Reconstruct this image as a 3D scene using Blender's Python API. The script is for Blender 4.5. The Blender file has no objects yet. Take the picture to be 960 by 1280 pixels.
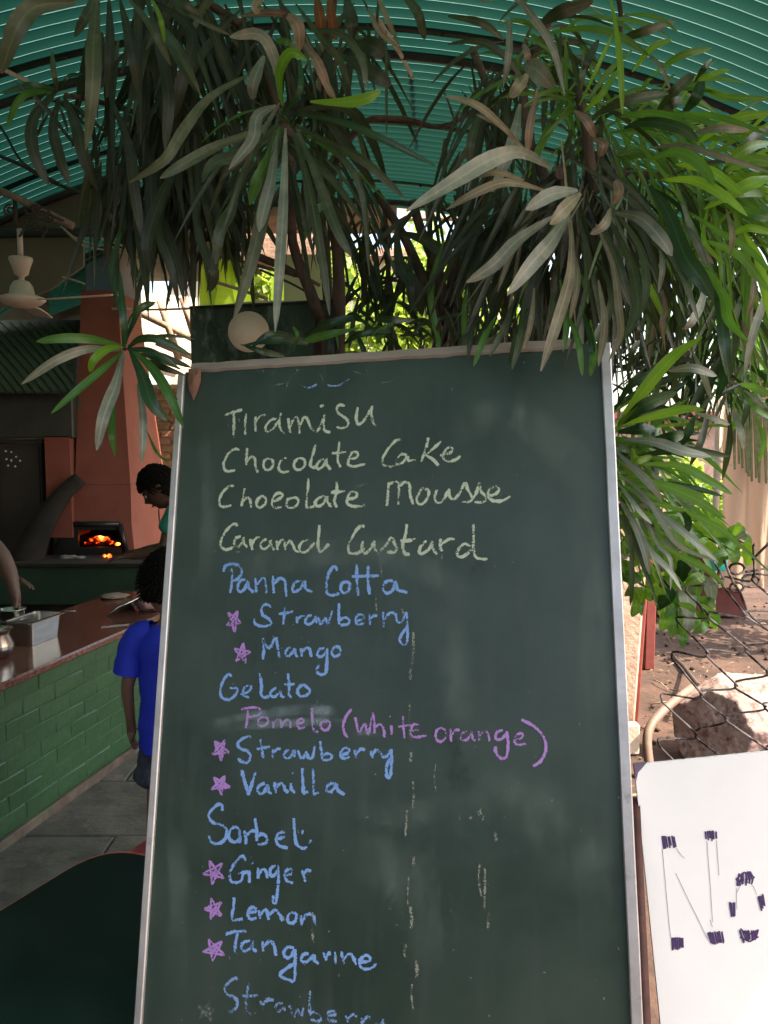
import bpy, bmesh, math, random
from mathutils import Vector, Matrix, noise as mnoise
random.seed(7)
sc = bpy.context.scene
col = sc.collection
R = math.radians
V = Vector

# ---------------------------------------------------------------- camera, world, sun, exposure
EYE = V((0, 0, 1.65)); FPX = 1030.0; PITCH = R(5.0)
FW = V((0, math.cos(PITCH), -math.sin(PITCH))); UP = V((0, math.sin(PITCH), math.cos(PITCH))); RT = V((1, 0, 0))
cd = bpy.data.cameras.new('camera'); cam = bpy.data.objects.new('camera', cd); col.objects.link(cam)
cam.location = EYE; cam.rotation_euler = (math.pi/2 - PITCH, 0, 0)
cd.sensor_fit = 'VERTICAL'; cd.sensor_height = 36; cd.lens = FPX/1280*36
cd.clip_start = 0.02; cd.clip_end = 2000
sc.camera = cam
SUN_DIR = V((0.56, -0.20, 0.83)).normalized()      # towards the sun
sun_el = math.asin(SUN_DIR.z); sun_az = math.atan2(SUN_DIR.x, SUN_DIR.y)
w = bpy.data.worlds.new('World'); sc.world = w; w.use_nodes = True
nt = w.node_tree; bg = nt.nodes['Background']; sky = nt.nodes.new('ShaderNodeTexSky')
sky.sky_type = 'NISHITA'; sky.sun_disc = False; sky.sun_elevation = sun_el; sky.sun_rotation = sun_az
sky.air_density = 1.0; sky.dust_density = 3.0; sky.ozone_density = 0.6
nt.links.new(sky.outputs[0], bg.inputs[0]); bg.inputs[1].default_value = 0.15
sd = bpy.data.lights.new('sun', 'SUN'); sd.energy = 3.6; sd.angle = R(0.5); sd.color = (1, .95, .86)
so = bpy.data.objects.new('sun', sd); col.objects.link(so); so.rotation_euler = SUN_DIR.to_track_quat('Z', 'Y').to_euler()
sc.view_settings.view_transform = 'Standard'; sc.view_settings.look = 'None'
sc.view_settings.use_white_balance = True; sc.view_settings.white_balance_temperature = 7600
sc.view_settings.exposure = 2.25; sc.view_settings.gamma = 1
sc.cycles.max_bounces = 8; sc.cycles.diffuse_bounces = 4; sc.cycles.transparent_max_bounces = 12

# ---------------------------------------------------------------- helpers
def P(px, py, Y):
    d = FW + RT*((px-480)/FPX) + UP*((640-py)/FPX)
    return EYE + d*(Y/d.y)
def G(px, py, z=0.0):
    d = FW + RT*((px-480)/FPX) + UP*((640-py)/FPX)
    return EYE + d*((z-EYE.z)/d.z)
def link(name, me, m=None, parent=None):
    o = bpy.data.objects.new(name, me); col.objects.link(o)
    if m and not me.materials: me.materials.append(m)
    if parent: o.parent = parent
    return o
def tag(o, label=None, cat=None, group=None, kind=None):
    if label: o['label'] = label
    if cat: o['category'] = cat
    if group: o['group'] = group
    if kind: o['kind'] = kind
    return o
def thing(name, label, cat, loc=(0,0,0), rz=0, group=None):
    o = bpy.data.objects.new(name, None); col.objects.link(o); o.location = loc; o.rotation_euler.z = rz
    o.empty_display_size = .05
    return tag(o, label, cat, group)
class MB:
    """collects shapes into one mesh"""
    def __init__(s): s.v = []; s.f = []; s.uv = None; s.sm = []
    def add(s, vs, fs, sm=False):
        n = len(s.v); s.v += [tuple(x) for x in vs]; s.f += [tuple(n+i for i in f) for f in fs]; s.sm += [sm]*len(fs); return s
    def box(s, a, b, M=None):
        x0,y0,z0 = a; x1,y1,z1 = b
        vs = [V(p) for p in ((x0,y0,z0),(x1,y0,z0),(x1,y1,z0),(x0,y1,z0),(x0,y0,z1),(x1,y0,z1),(x1,y1,z1),(x0,y1,z1))]
        if M: vs = [M @ v for v in vs]
        return s.add(vs, [(0,3,2,1),(4,5,6,7),(0,1,5,4),(1,2,6,5),(2,3,7,6),(3,0,4,7)])
    def hexa(s, b4, t4):
        return s.add(list(b4)+list(t4), [(0,3,2,1),(4,5,6,7),(0,1,5,4),(1,2,6,5),(2,3,7,6),(3,0,4,7)])
    def tube(s, pts, r, n=8, closed=False, caps=True):
        pts = [V(p) for p in pts]; m = len(pts)
        rr = r if isinstance(r, (list, tuple)) else [r]*m
        vs = []; prev = None
        for i, p in enumerate(pts):
            if closed: t = pts[(i+1) % m] - pts[i-1]
            else: t = pts[min(i+1, m-1)] - pts[max(i-1, 0)]
            if t.length < 1e-9: t = V((0,0,1))
            t.normalize()
            if prev is None:
                a = t.orthogonal().normalized()
            else:
                a = prev - t*prev.dot(t)
                a = a.normalized() if a.length > 1e-6 else t.orthogonal().normalized()
            prev = a; b = t.cross(a)
            for k in range(n):
                c = 2*math.pi*k/n; vs.append(p + (a*math.cos(c) + b*math.sin(c))*rr[i])
        fs = []
        for i in range(m if closed else m-1):
            j = (i+1) % m
            for k in range(n):
                fs.append((i*n+k, i*n+(k+1) % n, j*n+(k+1) % n, j*n+k))
        s.add(vs, fs, True)
        if caps and not closed:
            q = len(s.v) - m*n
            s.f.append(tuple(q+k for k in reversed(range(n)))); s.sm.append(False)
            s.f.append(tuple(q+(m-1)*n+k for k in range(n))); s.sm.append(False)
        return s
    def lathe(s, prof, c, n=24, axis=None, cap=True):
        c = V(c); Q = (axis.to_track_quat('Z','Y').to_matrix() if axis else Matrix.Identity(3))
        vs = []
        for r, z in prof:
            for k in range(n):
                a = 2*math.pi*k/n; vs.append(c + Q @ V((r*math.cos(a), r*math.sin(a), z)))
        fs = []
        for i in range(len(prof)-1):
            for k in range(n):
                fs.append((i*n+k, i*n+(k+1) % n, (i+1)*n+(k+1) % n, (i+1)*n+k))
        return s.add(vs, fs, True)
    def blob(s, c, r, rough=.12, sub=3, seed=0, sc3=(1,1,1), fr=1.5, flat=False):
        bm = bmesh.new(); bmesh.ops.create_icosphere(bm, subdivisions=sub, radius=1)
        vs = []
        for v in bm.verts:
            d = v.co.normalized(); k = 1 + rough*mnoise.fractal(d*fr + V((seed*3.1, seed, 0)), 1, 2, 4)
            vs.append(V(c) + V((d.x*sc3[0], d.y*sc3[1], d.z*sc3[2]))*r*k)
        fs = [tuple(v.index for v in f.verts) for f in bm.faces]; bm.free()
        return s.add(vs, fs, not flat)
    def mesh(s, name):
        me = bpy.data.meshes.new(name); me.from_pydata(s.v, [], s.f); me.update()
        me.polygons.foreach_set('use_smooth', s.sm); 
        return me
    def build(s, name, m, parent=None, bevel=0):
        me = s.mesh(name)
        if bevel:
            bm = bmesh.new(); bm.from_mesh(me)
            bmesh.ops.bevel(bm, geom=[e for e in bm.edges], offset=bevel, segments=1, affect='EDGES', clamp_overlap=True)
            bm.to_mesh(me); bm.free()
        return link(name, me, m, parent)
def catmull(pts, n):
    pts = [V(p) for p in pts]
    if len(pts) == 2: return [pts[0].lerp(pts[1], i/n) for i in range(n+1)]
    q = [pts[0]*2-pts[1]] + pts + [pts[-1]*2-pts[-2]]
    out = []; m = len(pts)-1
    for i in range(n+1):
        u = i/n*m; k = min(int(u), m-1); t = u-k
        a, b, c, d = q[k:k+4]
        out.append(0.5*((2*b) + (c-a)*t + (2*a-5*b+4*c-d)*t*t + (3*b-a-3*c+d)*t**3))
    return out

# ---------------------------------------------------------------- materials
MAT = {}
def mat(name, c1, c2=None, rough=.7, scale=6, bump=0, bscale=None, metal=0, trans=0, stretch=(1,1,1), detail=6, spec=.5,
        c3=None, s3=2, t3=(.55,.7), coord='Object', rvar=0, emit=None, contrast=(.35,.65), tcol=None):
    m = bpy.data.materials.new(name); m.use_nodes = True; n = m.node_tree.nodes; l = m.node_tree.links
    b = n['Principled BSDF']; b.inputs['Roughness'].default_value = rough; b.inputs['Metallic'].default_value = metal
    b.inputs['Specular IOR Level'].default_value = spec
    tc = n.new('ShaderNodeTexCoord'); mp = n.new('ShaderNodeMapping'); mp.inputs['Scale'].default_value = stretch
    l.new(tc.outputs[coord], mp.inputs[0])
    no = n.new('ShaderNodeTexNoise'); no.inputs['Scale'].default_value = scale; no.inputs['Detail'].default_value = detail
    no.inputs['Roughness'].default_value = .6
    l.new(mp.outputs[0], no.inputs['Vector'])
    oi = n.new('ShaderNodeObjectInfo')
    cr = n.new('ShaderNodeValToRGB'); cr.color_ramp.elements[0].position = contrast[0]; cr.color_ramp.elements[1].position = contrast[1]
    c2 = c2 or c1
    cr.color_ramp.elements[0].color = (*c1, 1); cr.color_ramp.elements[1].color = (*c2, 1)
    l.new(no.outputs[0], cr.inputs[0]); out = cr.outputs[0]
    if c3:
        n3 = n.new('ShaderNodeTexNoise'); n3.inputs['Scale'].default_value = s3; n3.inputs['Detail'].default_value = 8
        n3.inputs['Roughness'].default_value = .65
        l.new(mp.outputs[0], n3.inputs['Vector'])
        r3 = n.new('ShaderNodeValToRGB'); r3.color_ramp.elements[0].position = t3[0]; r3.color_ramp.elements[1].position = t3[1]
        l.new(n3.outputs[0], r3.inputs[0])
        mx = n.new('ShaderNodeMix'); mx.data_type = 'RGBA'
        l.new(r3.outputs[0], mx.inputs[0]); l.new(out, mx.inputs[6]); mx.inputs[7].default_value = (*c3, 1); out = mx.outputs[2]
    if rvar:
        hs = n.new('ShaderNodeHueSaturation'); mr = n.new('ShaderNodeMapRange'); mr.inputs[3].default_value = 1-rvar; mr.inputs[4].default_value = 1+rvar
        l.new(oi.outputs['Random'], mr.inputs[0]); l.new(mr.outputs[0], hs.inputs['Value']); l.new(out, hs.inputs['Color'])
        m2 = n.new('ShaderNodeMapRange'); m2.inputs[3].default_value = .5-rvar*.05; m2.inputs[4].default_value = .5+rvar*.05
        ml = n.new('ShaderNodeMath'); ml.operation = 'MULTIPLY'; ml.inputs[1].default_value = 7.31
        fr = n.new('ShaderNodeMath'); fr.operation = 'FRACT'; l.new(oi.outputs['Random'], ml.inputs[0]); l.new(ml.outputs[0], fr.inputs[0])
        l.new(fr.outputs[0], m2.inputs[0]); l.new(m2.outputs[0], hs.inputs['Hue']); out = hs.outputs[0]
    l.new(out, b.inputs['Base Color'])
    if bump:
        bn = n.new('ShaderNodeTexNoise'); bn.inputs['Scale'].default_value = bscale or scale*4; bn.inputs['Detail'].default_value = 8
        l.new(mp.outputs[0], bn.inputs['Vector'])
        bu = n.new('ShaderNodeBump'); bu.inputs['Strength'].default_value = min(1, bump*1.0); bu.inputs['Distance'].default_value = .01
        l.new(bn.outputs[0], bu.inputs['Height']); l.new(bu.outputs[0], b.inputs['Normal'])
    if emit:
        b.inputs['Emission Color'].default_value = (*emit[0], 1); b.inputs['Emission Strength'].default_value = emit[1]
    if trans:
        t = n.new('ShaderNodeBsdfTranslucent'); ms = n.new('ShaderNodeMixShader'); ms.inputs[0].default_value = trans
        if tcol: t.inputs[0].default_value = (*tcol, 1)
        else: l.new(out, t.inputs[0])
        l.new(b.outputs[0], ms.inputs[1]); l.new(t.outputs[0], ms.inputs[2]); l.new(ms.outputs[0], n['Material Output'].inputs[0])
    MAT[name] = m; return m
def leafmat(name, c1, c2, rough, trans, tcol, dust=None, dt=(.5,.75), rvar=.25, tip=None):
    """strap leaf: blotches, lighter midrib (uv.y = 0.5), dust, optional dry tip (uv.x near 1)"""
    m = mat(name, c1, c2, rough=rough, scale=14, bump=.15, bscale=60, trans=trans, rvar=rvar, c3=dust, s3=22, t3=dt, tcol=tcol)
    n = m.node_tree.nodes; l = m.node_tree.links; b = n['Principled BSDF']
    src = b.inputs['Base Color'].links[0].from_socket
    uv = n.new('ShaderNodeUVMap'); sp = n.new('ShaderNodeSeparateXYZ'); l.new(uv.outputs[0], sp.inputs[0])
    a = n.new('ShaderNodeMath'); a.operation = 'SUBTRACT'; a.inputs[1].default_value = .5; l.new(sp.outputs[1], a.inputs[0])
    ab = n.new('ShaderNodeMath'); ab.operation = 'ABSOLUTE'; l.new(a.outputs[0], ab.inputs[0])
    mr = n.new('ShaderNodeMapRange'); mr.inputs[1].default_value = .02; mr.inputs[2].default_value = .09; mr.inputs[3].default_value = .45; mr.inputs[4].default_value = 0
    l.new(ab.outputs[0], mr.inputs[0])
    mx = n.new('ShaderNodeMix'); mx.data_type = 'RGBA'; l.new(mr.outputs[0], mx.inputs[0]); l.new(src, mx.inputs[6])
    mx.inputs[7].default_value = (min(1,c2[0]*1.9+.02), min(1,c2[1]*1.9+.02), min(1,c2[2]*1.7+.015), 1)
    out = mx.outputs[2]
    if tip:
        nz = n.new('ShaderNodeTexNoise'); nz.inputs['Scale'].default_value = 30
        ad = n.new('ShaderNodeMath'); ad.operation = 'MULTIPLY_ADD'; ad.inputs[1].default_value = .12; l.new(nz.outputs[0], ad.inputs[0]); l.new(sp.outputs[0], ad.inputs[2])
        tr = n.new('ShaderNodeMapRange'); tr.inputs[1].default_value = 1.04; tr.inputs[2].default_value = 1.06; l.new(ad.outputs[0], tr.inputs[0])
        m2 = n.new('ShaderNodeMix'); m2.data_type = 'RGBA'; l.new(tr.outputs[0], m2.inputs[0]); l.new(out, m2.inputs[6]); m2.inputs[7].default_value = (*tip, 1); out = m2.outputs[2]
    l.new(out, b.inputs['Base Color'])
    return m
tipc = (.30,.16,.06)
tipc = (.15,.09,.045)
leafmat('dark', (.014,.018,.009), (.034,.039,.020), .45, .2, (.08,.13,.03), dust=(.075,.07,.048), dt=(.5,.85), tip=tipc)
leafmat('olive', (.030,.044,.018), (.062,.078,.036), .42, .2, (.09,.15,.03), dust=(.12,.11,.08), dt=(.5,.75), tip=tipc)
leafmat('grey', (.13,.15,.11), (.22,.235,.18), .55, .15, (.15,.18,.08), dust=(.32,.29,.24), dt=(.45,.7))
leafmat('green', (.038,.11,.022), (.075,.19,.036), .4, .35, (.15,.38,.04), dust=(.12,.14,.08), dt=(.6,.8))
leafmat('green_lit', (.07,.17,.035), (.12,.26,.05), .4, .35, (.20,.42,.05), dust=(.2,.24,.13), dt=(.6,.8))  # paler copy of green: sunlit brightness put into the leaf colour
leafmat('grey_lit', (.20,.23,.18), (.32,.34,.28), .5, .2, (.25,.3,.15), dust=(.38,.35,.30), dt=(.5,.7))  # paler copy of grey, painted brighter for leaves meant to look sunlit
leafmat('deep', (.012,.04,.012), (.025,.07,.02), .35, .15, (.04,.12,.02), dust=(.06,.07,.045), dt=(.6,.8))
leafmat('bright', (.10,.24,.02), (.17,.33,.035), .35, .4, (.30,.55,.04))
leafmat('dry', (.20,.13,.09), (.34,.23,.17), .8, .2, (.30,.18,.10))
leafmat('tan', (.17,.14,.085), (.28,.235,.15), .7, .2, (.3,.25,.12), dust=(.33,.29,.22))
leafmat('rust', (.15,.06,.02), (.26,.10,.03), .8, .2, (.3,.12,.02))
mat('bark', (.045,.028,.02), (.11,.07,.05), rough=.9, scale=25, bump=.8, bscale=60, stretch=(1,1,.3))
mat('dirt', (.036,.018,.013), (.085,.045,.033), rough=.95, scale=2.3, bump=1, bscale=35, c3=(.030,.016,.012), s3=6, detail=10)
mat('slab', (.06,.056,.048), (.12,.112,.098), rough=.75, scale=7, bump=.5, bscale=40, c3=(.17,.135,.11), s3=6, rvar=.12)
mat('mortar', (.07,.055,.045), (.13,.10,.08), rough=.95, scale=20, bump=.5)
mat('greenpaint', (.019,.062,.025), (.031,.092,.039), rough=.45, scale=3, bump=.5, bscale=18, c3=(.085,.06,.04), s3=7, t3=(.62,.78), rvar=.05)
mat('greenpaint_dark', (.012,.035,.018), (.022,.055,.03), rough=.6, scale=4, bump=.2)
mat('skirting', (.06,.045,.035), (.13,.10,.08), rough=.85, scale=9, bump=.5, c3=(.035,.09,.04), s3=5)
mat('granite', (.10,.03,.022), (.20,.085,.065), rough=.16, scale=55, detail=8, c3=(.05,.02,.015), s3=80, t3=(.5,.6))
mat('terracotta', (.23,.062,.042), (.29,.085,.06), rough=.85, scale=3, bump=.12, c3=(.22,.045,.025), s3=2)
mat('darkwood', (.05,.018,.016), (.09,.03,.026), rough=.7, scale=10, stretch=(1,4,1))
mat('terracotta_dark', (.15,.022,.015), (.20,.035,.022), rough=.85, scale=3, bump=.12)
mat('soot_and_dark', (.010,.008,.007), (.03,.022,.018), rough=.95, scale=5, bump=.2)  # oven soot; also paints the darkness below the ledge
mat('cabinet', (.03,.022,.02), (.05,.038,.034), rough=.4, scale=3)
mat('hoodmetal', (.022,.022,.018), (.05,.048,.04), rough=.55, scale=3)
mat('steel', (.42,.40,.37), (.55,.53,.50), rough=.24, metal=1, scale=12, stretch=(1,1,6))
mat('alu', (.46,.42,.41), (.60,.56,.55), rough=.42, metal=.55, scale=10, stretch=(1,1,.3), c3=(.28,.24,.23), s3=14, t3=(.62,.72), bump=.1)
mat('brass', (.35,.22,.09), (.5,.36,.18), rough=.3, metal=1, scale=12)
mat('black', (.008,.008,.008), (.016,.016,.016), rough=.35, scale=5)
mat('glassdark', (.012,.016,.012), (.03,.04,.03), rough=.08, scale=5, spec=.8)
mat('kitchenceil', (.10,.09,.07), (.14,.12,.10), rough=.9)
mat('cloth_pink', (.32,.16,.15), (.45,.26,.24), rough=.9, scale=20, bump=.5)
mat('cloth_tan', (.20,.15,.11), (.32,.25,.19), rough=.9, scale=20, bump=.5)
mat('tabletop', (.004,.012,.010), (.008,.020,.016), rough=.22, scale=4, spec=.35, c3=(.014,.022,.018), s3=12, t3=(.6,.8))
mat('redwood', (.14,.018,.018), (.22,.035,.03), rough=.45, scale=8, stretch=(1,6,1))
mat('rededge', (.42,.07,.05), (.5,.1,.07), rough=.5, scale=8)
mat('whitefan', (.48,.38,.32), (.6,.48,.41), rough=.45, scale=6)
mat('iron', (.025,.018,.015), (.07,.045,.035), rough=.7, scale=14, bump=.3)
mat('pipe_pale', (.35,.30,.24), (.5,.45,.38), rough=.6, scale=14, stretch=(1,1,.5), c3=(.12,.08,.05), s3=9)
mat('wire', (.30,.26,.20), (.42,.36,.28), rough=.5, scale=9)
mat('wirefence', (.20,.155,.145), (.50,.44,.42), rough=.5, metal=.5, scale=18, c3=(.04,.02,.02), s3=20, t3=(.45,.55))
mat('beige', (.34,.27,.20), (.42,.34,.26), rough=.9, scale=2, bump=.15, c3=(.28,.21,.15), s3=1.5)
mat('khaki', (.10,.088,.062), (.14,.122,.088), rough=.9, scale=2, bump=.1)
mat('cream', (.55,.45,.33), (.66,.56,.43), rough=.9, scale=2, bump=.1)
mat('peachwall', (.40,.25,.19), (.52,.36,.28), rough=.9, scale=12, bump=.6, bscale=40, c3=(.27,.16,.12), s3=5, stretch=(1,1,1))
mat('redpost', (.15,.028,.022), (.21,.042,.033), rough=.6, scale=8, bump=.2)
mat('planterred', (.10,.02,.018), (.14,.03,.028), rough=.6, scale=6)
mat('redbrick', (.36,.15,.09), (.50,.25,.16), rough=.9, scale=18, bump=.5, rvar=.2)
mat('palejoint', (.55,.45,.36), (.62,.52,.42), rough=.95, scale=18, bump=.3)
mat('rock', (.20,.14,.13), (.34,.26,.24), rough=.95, scale=9, bump=1, bscale=26, c3=(.13,.07,.065), s3=18, t3=(.5,.62), detail=10)
mat('pvc', (.13,.08,.06), (.19,.125,.10), rough=.6, scale=10, c3=(.18,.10,.075), s3=14)
mat('curtain', (.50,.33,.24), (.62,.45,.34), rough=.5, scale=3, trans=.45, tcol=(.65,.42,.28), stretch=(1,1,.25), bump=.1)
mat('white', (.82,.82,.83), (.86,.86,.86), rough=.4, scale=6)
mat('clipgrey', (.10,.075,.13), (.14,.11,.17), rough=.5)
mat('marker', (.035,.015,.075), (.07,.035,.13), rough=.5, scale=90, stretch=(1,1,.25))
mat('pencil', (.32,.30,.33), (.42,.40,.43), rough=.8, scale=90)
mat('woodtrim', (.22,.18,.145), (.33,.28,.235), rough=.8, scale=16, bump=.4, stretch=(.3,1,1))
mat('deadleaf', (.20,.085,.055), (.30,.15,.10), rough=.9, scale=60, bump=.5)
mat('stainboard', (.008,.025,.012), (.035,.065,.035), rough=.8, scale=16, c3=(.13,.15,.11), s3=26, t3=(.52,.68), stretch=(1,1,.5))
mat('discbeige', (.50,.37,.25), (.56,.42,.29), rough=.6, scale=4)
mat('skin', (.17,.085,.055), (.22,.115,.075), rough=.55, scale=10)
mat('skin_dark', (.07,.032,.02), (.10,.048,.03), rough=.55, scale=10)
mat('hair', (.003,.002,.002), (.008,.006,.005), rough=.9, spec=.1, scale=90, bump=1, bscale=140)
mat('blueshirt', (.005,.02,.42), (.008,.035,.55), rough=.75, scale=5, bump=.25, bscale=12)
mat('tealshirt', (.008,.17,.12), (.012,.23,.165), rough=.85, scale=6, bump=.2, bscale=12)
mat('greyshirt', (.28,.28,.28), (.38,.38,.38), rough=.85, scale=6, bump=.2, bscale=12)
mat('jeans', (.02,.025,.04), (.05,.06,.085), rough=.9, scale=30, bump=.3)
mat('eyewhite', (.6,.58,.55), rough=.3); mat('lip', (.16,.06,.05), rough=.5)
mat('food', (.30,.03,.015), (.42,.08,.03), rough=.5, scale=40, bump=.8)
mat('ash', (.15,.14,.13), (.3,.28,.26), rough=.95, scale=20, bump=.6)
mat('teal', (.02,.5,.42), (.03,.6,.5), rough=.5)
mat('banana', (.22,.36,.03), (.34,.50,.05), rough=.4, scale=3, trans=.5, tcol=(.55,.80,.07), stretch=(1,1,8))
mat('palegreen', (.42,.50,.26), (.48,.56,.32), rough=.6, scale=2, bump=.1)
mat('bushleaf', (.11,.19,.03), (.26,.36,.07), rough=.5, scale=8, trans=.45, tcol=(.50,.68,.10), rvar=.3)
mat('darkpipe', (.006,.008,.007), (.014,.016,.014), rough=.5, scale=8)
mat('litter', (.13,.09,.055), (.22,.16,.10), rough=.9, scale=30, rvar=.3)
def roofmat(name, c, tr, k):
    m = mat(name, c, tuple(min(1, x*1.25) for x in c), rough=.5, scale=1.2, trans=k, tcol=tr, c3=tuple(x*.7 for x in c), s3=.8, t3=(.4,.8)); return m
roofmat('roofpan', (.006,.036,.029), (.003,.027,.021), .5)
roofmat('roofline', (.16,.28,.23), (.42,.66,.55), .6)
# fire
def firemat():
    m = bpy.data.materials.new('fire'); m.use_nodes = True; n = m.node_tree.nodes; l = m.node_tree.links
    tc = n.new('ShaderNodeTexCoord'); no = n.new('ShaderNodeTexNoise'); no.inputs['Scale'].default_value = 14; no.inputs['Detail'].default_value = 5
    l.new(tc.outputs['Object'], no.inputs['Vector'])
    cr = n.new('ShaderNodeValToRGB'); e = cr.color_ramp.elements; e[0].position = .42; e[0].color = (.01,0,0,1); e[1].position = .68; e[1].color = (1,.35,.06,1)
    x = cr.color_ramp.elements.new(.55); x.color = (.7,.06,.01,1)
    l.new(no.outputs[0], cr.inputs[0]); b = n['Principled BSDF']; b.inputs['Base Color'].default_value = (.02,.01,.008,1)
    l.new(cr.outputs[0], b.inputs['Emission Color']); b.inputs['Emission Strength'].default_value = 1.6
    MAT['fire'] = m
firemat()
# chalk: broken coverage
def chalkmat(name, c, cover):
    m = bpy.data.materials.new(name); m.use_nodes = True; n = m.node_tree.nodes; l = m.node_tree.links
    b = n['Principled BSDF']; b.inputs['Base Color'].default_value = (*c, 1); b.inputs['Roughness'].default_value = .95; b.inputs['Specular IOR Level'].default_value = .1
    tc = n.new('ShaderNodeTexCoord')
    n1 = n.new('ShaderNodeTexNoise'); n1.inputs['Scale'].default_value = 330; n1.inputs['Detail'].default_value = 3
    n2 = n.new('ShaderNodeTexNoise'); n2.inputs['Scale'].default_value = 38; n2.inputs['Detail'].default_value = 3
    l.new(tc.outputs['Object'], n1.inputs['Vector']); l.new(tc.outputs['Object'], n2.inputs['Vector'])
    uv = n.new('ShaderNodeUVMap'); sp = n.new('ShaderNodeSeparateXYZ'); l.new(uv.outputs[0], sp.inputs[0])
    a = n.new('ShaderNodeMath'); a.operation = 'SUBTRACT'; a.inputs[1].default_value = .5; l.new(sp.outputs[1], a.inputs[0])
    ab = n.new('ShaderNodeMath'); ab.operation = 'ABSOLUTE'; l.new(a.outputs[0], ab.inputs[0])
    ed = n.new('ShaderNodeMapRange'); ed.inputs[1].default_value = .22; ed.inputs[2].default_value = .5; ed.inputs[3].default_value = 0; ed.inputs[4].default_value = .33
    l.new(ab.outputs[0], ed.inputs[0])
    s = n.new('ShaderNodeMath'); s.operation = 'ADD'; l.new(n1.outputs[0], s.inputs[0])
    n2s = n.new('ShaderNodeMath'); n2s.operation = 'MULTIPLY_ADD'; n2s.inputs[1].default_value = 1.1; n2s.inputs[2].default_value = -.55 + cover
    l.new(n2.outputs[0], n2s.inputs[0]); l.new(n2s.outputs[0], s.inputs[1])
    d = n.new('ShaderNodeMath'); d.operation = 'SUBTRACT'; l.new(s.outputs[0], d.inputs[0]); l.new(ed.outputs[0], d.inputs[1])
    mr = n.new('ShaderNodeMapRange'); mr.inputs[1].default_value = .38; mr.inputs[2].default_value = .62; mr.inputs[3].default_value = 0; mr.inputs[4].default_value = .92 if cover > 0 else .3
    l.new(d.outputs[0], mr.inputs[0])
    t = n.new('ShaderNodeBsdfTransparent'); ms = n.new('ShaderNodeMixShader'); l.new(mr.outputs[0], ms.inputs[0])
    l.new(t.outputs[0], ms.inputs[1]); l.new(b.outputs[0], ms.inputs[2]); l.new(ms.outputs[0], n['Material Output'].inputs[0])
    MAT[name] = m
chalkmat('chalk_white', (.56,.62,.47), .16); chalkmat('chalk_blue', (.24,.42,.78), .18); chalkmat('chalk_purple', (.48,.26,.62), .18)
chalkmat('chalk_faint', (.30,.36,.32), -.04); chalkmat('chalk_brown', (.35,.15,.08), .0); chalkmat('chalk_smear', (.34,.42,.46), .04); chalkmat('drip', (.27,.28,.22), .01)
chalkmat('chalk_blueworn', (.22,.35,.60), .05)
# soft wiped chalk haze: cloudy, fades to its edges
def wipemat(name, c, k):
    m = bpy.data.materials.new(name); m.use_nodes = True; n = m.node_tree.nodes; l = m.node_tree.links
    b = n['Principled BSDF']; b.inputs['Base Color'].default_value = (*c, 1); b.inputs['Roughness'].default_value = .95; b.inputs['Specular IOR Level'].default_value = .1
    tc = n.new('ShaderNodeTexCoord'); no = n.new('ShaderNodeTexNoise'); no.inputs['Scale'].default_value = 16; no.inputs['Detail'].default_value = 7; no.inputs['Roughness'].default_value = .6
    mp = n.new('ShaderNodeMapping'); mp.inputs['Scale'].default_value = (1,.45,1); l.new(tc.outputs['Object'], mp.inputs[0]); l.new(mp.outputs[0], no.inputs['Vector'])
    uv = n.new('ShaderNodeUVMap'); sp = n.new('ShaderNodeSeparateXYZ'); l.new(uv.outputs[0], sp.inputs[0]); prod = None
    for o_ in (0, 1):
        a = n.new('ShaderNodeMath'); a.operation = 'SUBTRACT'; a.inputs[1].default_value = .5; l.new(sp.outputs[o_], a.inputs[0])
        ab = n.new('ShaderNodeMath'); ab.operation = 'ABSOLUTE'; l.new(a.outputs[0], ab.inputs[0])
        mr = n.new('ShaderNodeMapRange'); mr.interpolation_type = 'SMOOTHSTEP'; mr.inputs[1].default_value = .5; mr.inputs[2].default_value = .12; l.new(ab.outputs[0], mr.inputs[0])
        if prod is None: prod = mr.outputs[0]
        else:
            mu = n.new('ShaderNodeMath'); mu.operation = 'MULTIPLY'; l.new(prod, mu.inputs[0]); l.new(mr.outputs[0], mu.inputs[1]); prod = mu.outputs[0]
    r = n.new('ShaderNodeMapRange'); r.inputs[1].default_value = .36; r.inputs[2].default_value = .72; r.inputs[3].default_value = .0; r.inputs[4].default_value = k; l.new(no.outputs[0], r.inputs[0])
    mu = n.new('ShaderNodeMath'); mu.operation = 'MULTIPLY'; l.new(prod, mu.inputs[0]); l.new(r.outputs[0], mu.inputs[1])
    t = n.new('ShaderNodeBsdfTransparent'); ms = n.new('ShaderNodeMixShader'); l.new(mu.outputs[0], ms.inputs[0])
    l.new(t.outputs[0], ms.inputs[1]); l.new(b.outputs[0], ms.inputs[2]); l.new(ms.outputs[0], n['Material Output'].inputs[0]); MAT[name] = m
wipemat('wipe', (.25,.31,.27), .34); wipemat('wipe_strong', (.36,.44,.47), .62); wipemat('wipe_dark', (.006,.014,.010), .55)
mat('strand', (.003,.002,.002), (.010,.008,.006), rough=.7, spec=.15)
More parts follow.
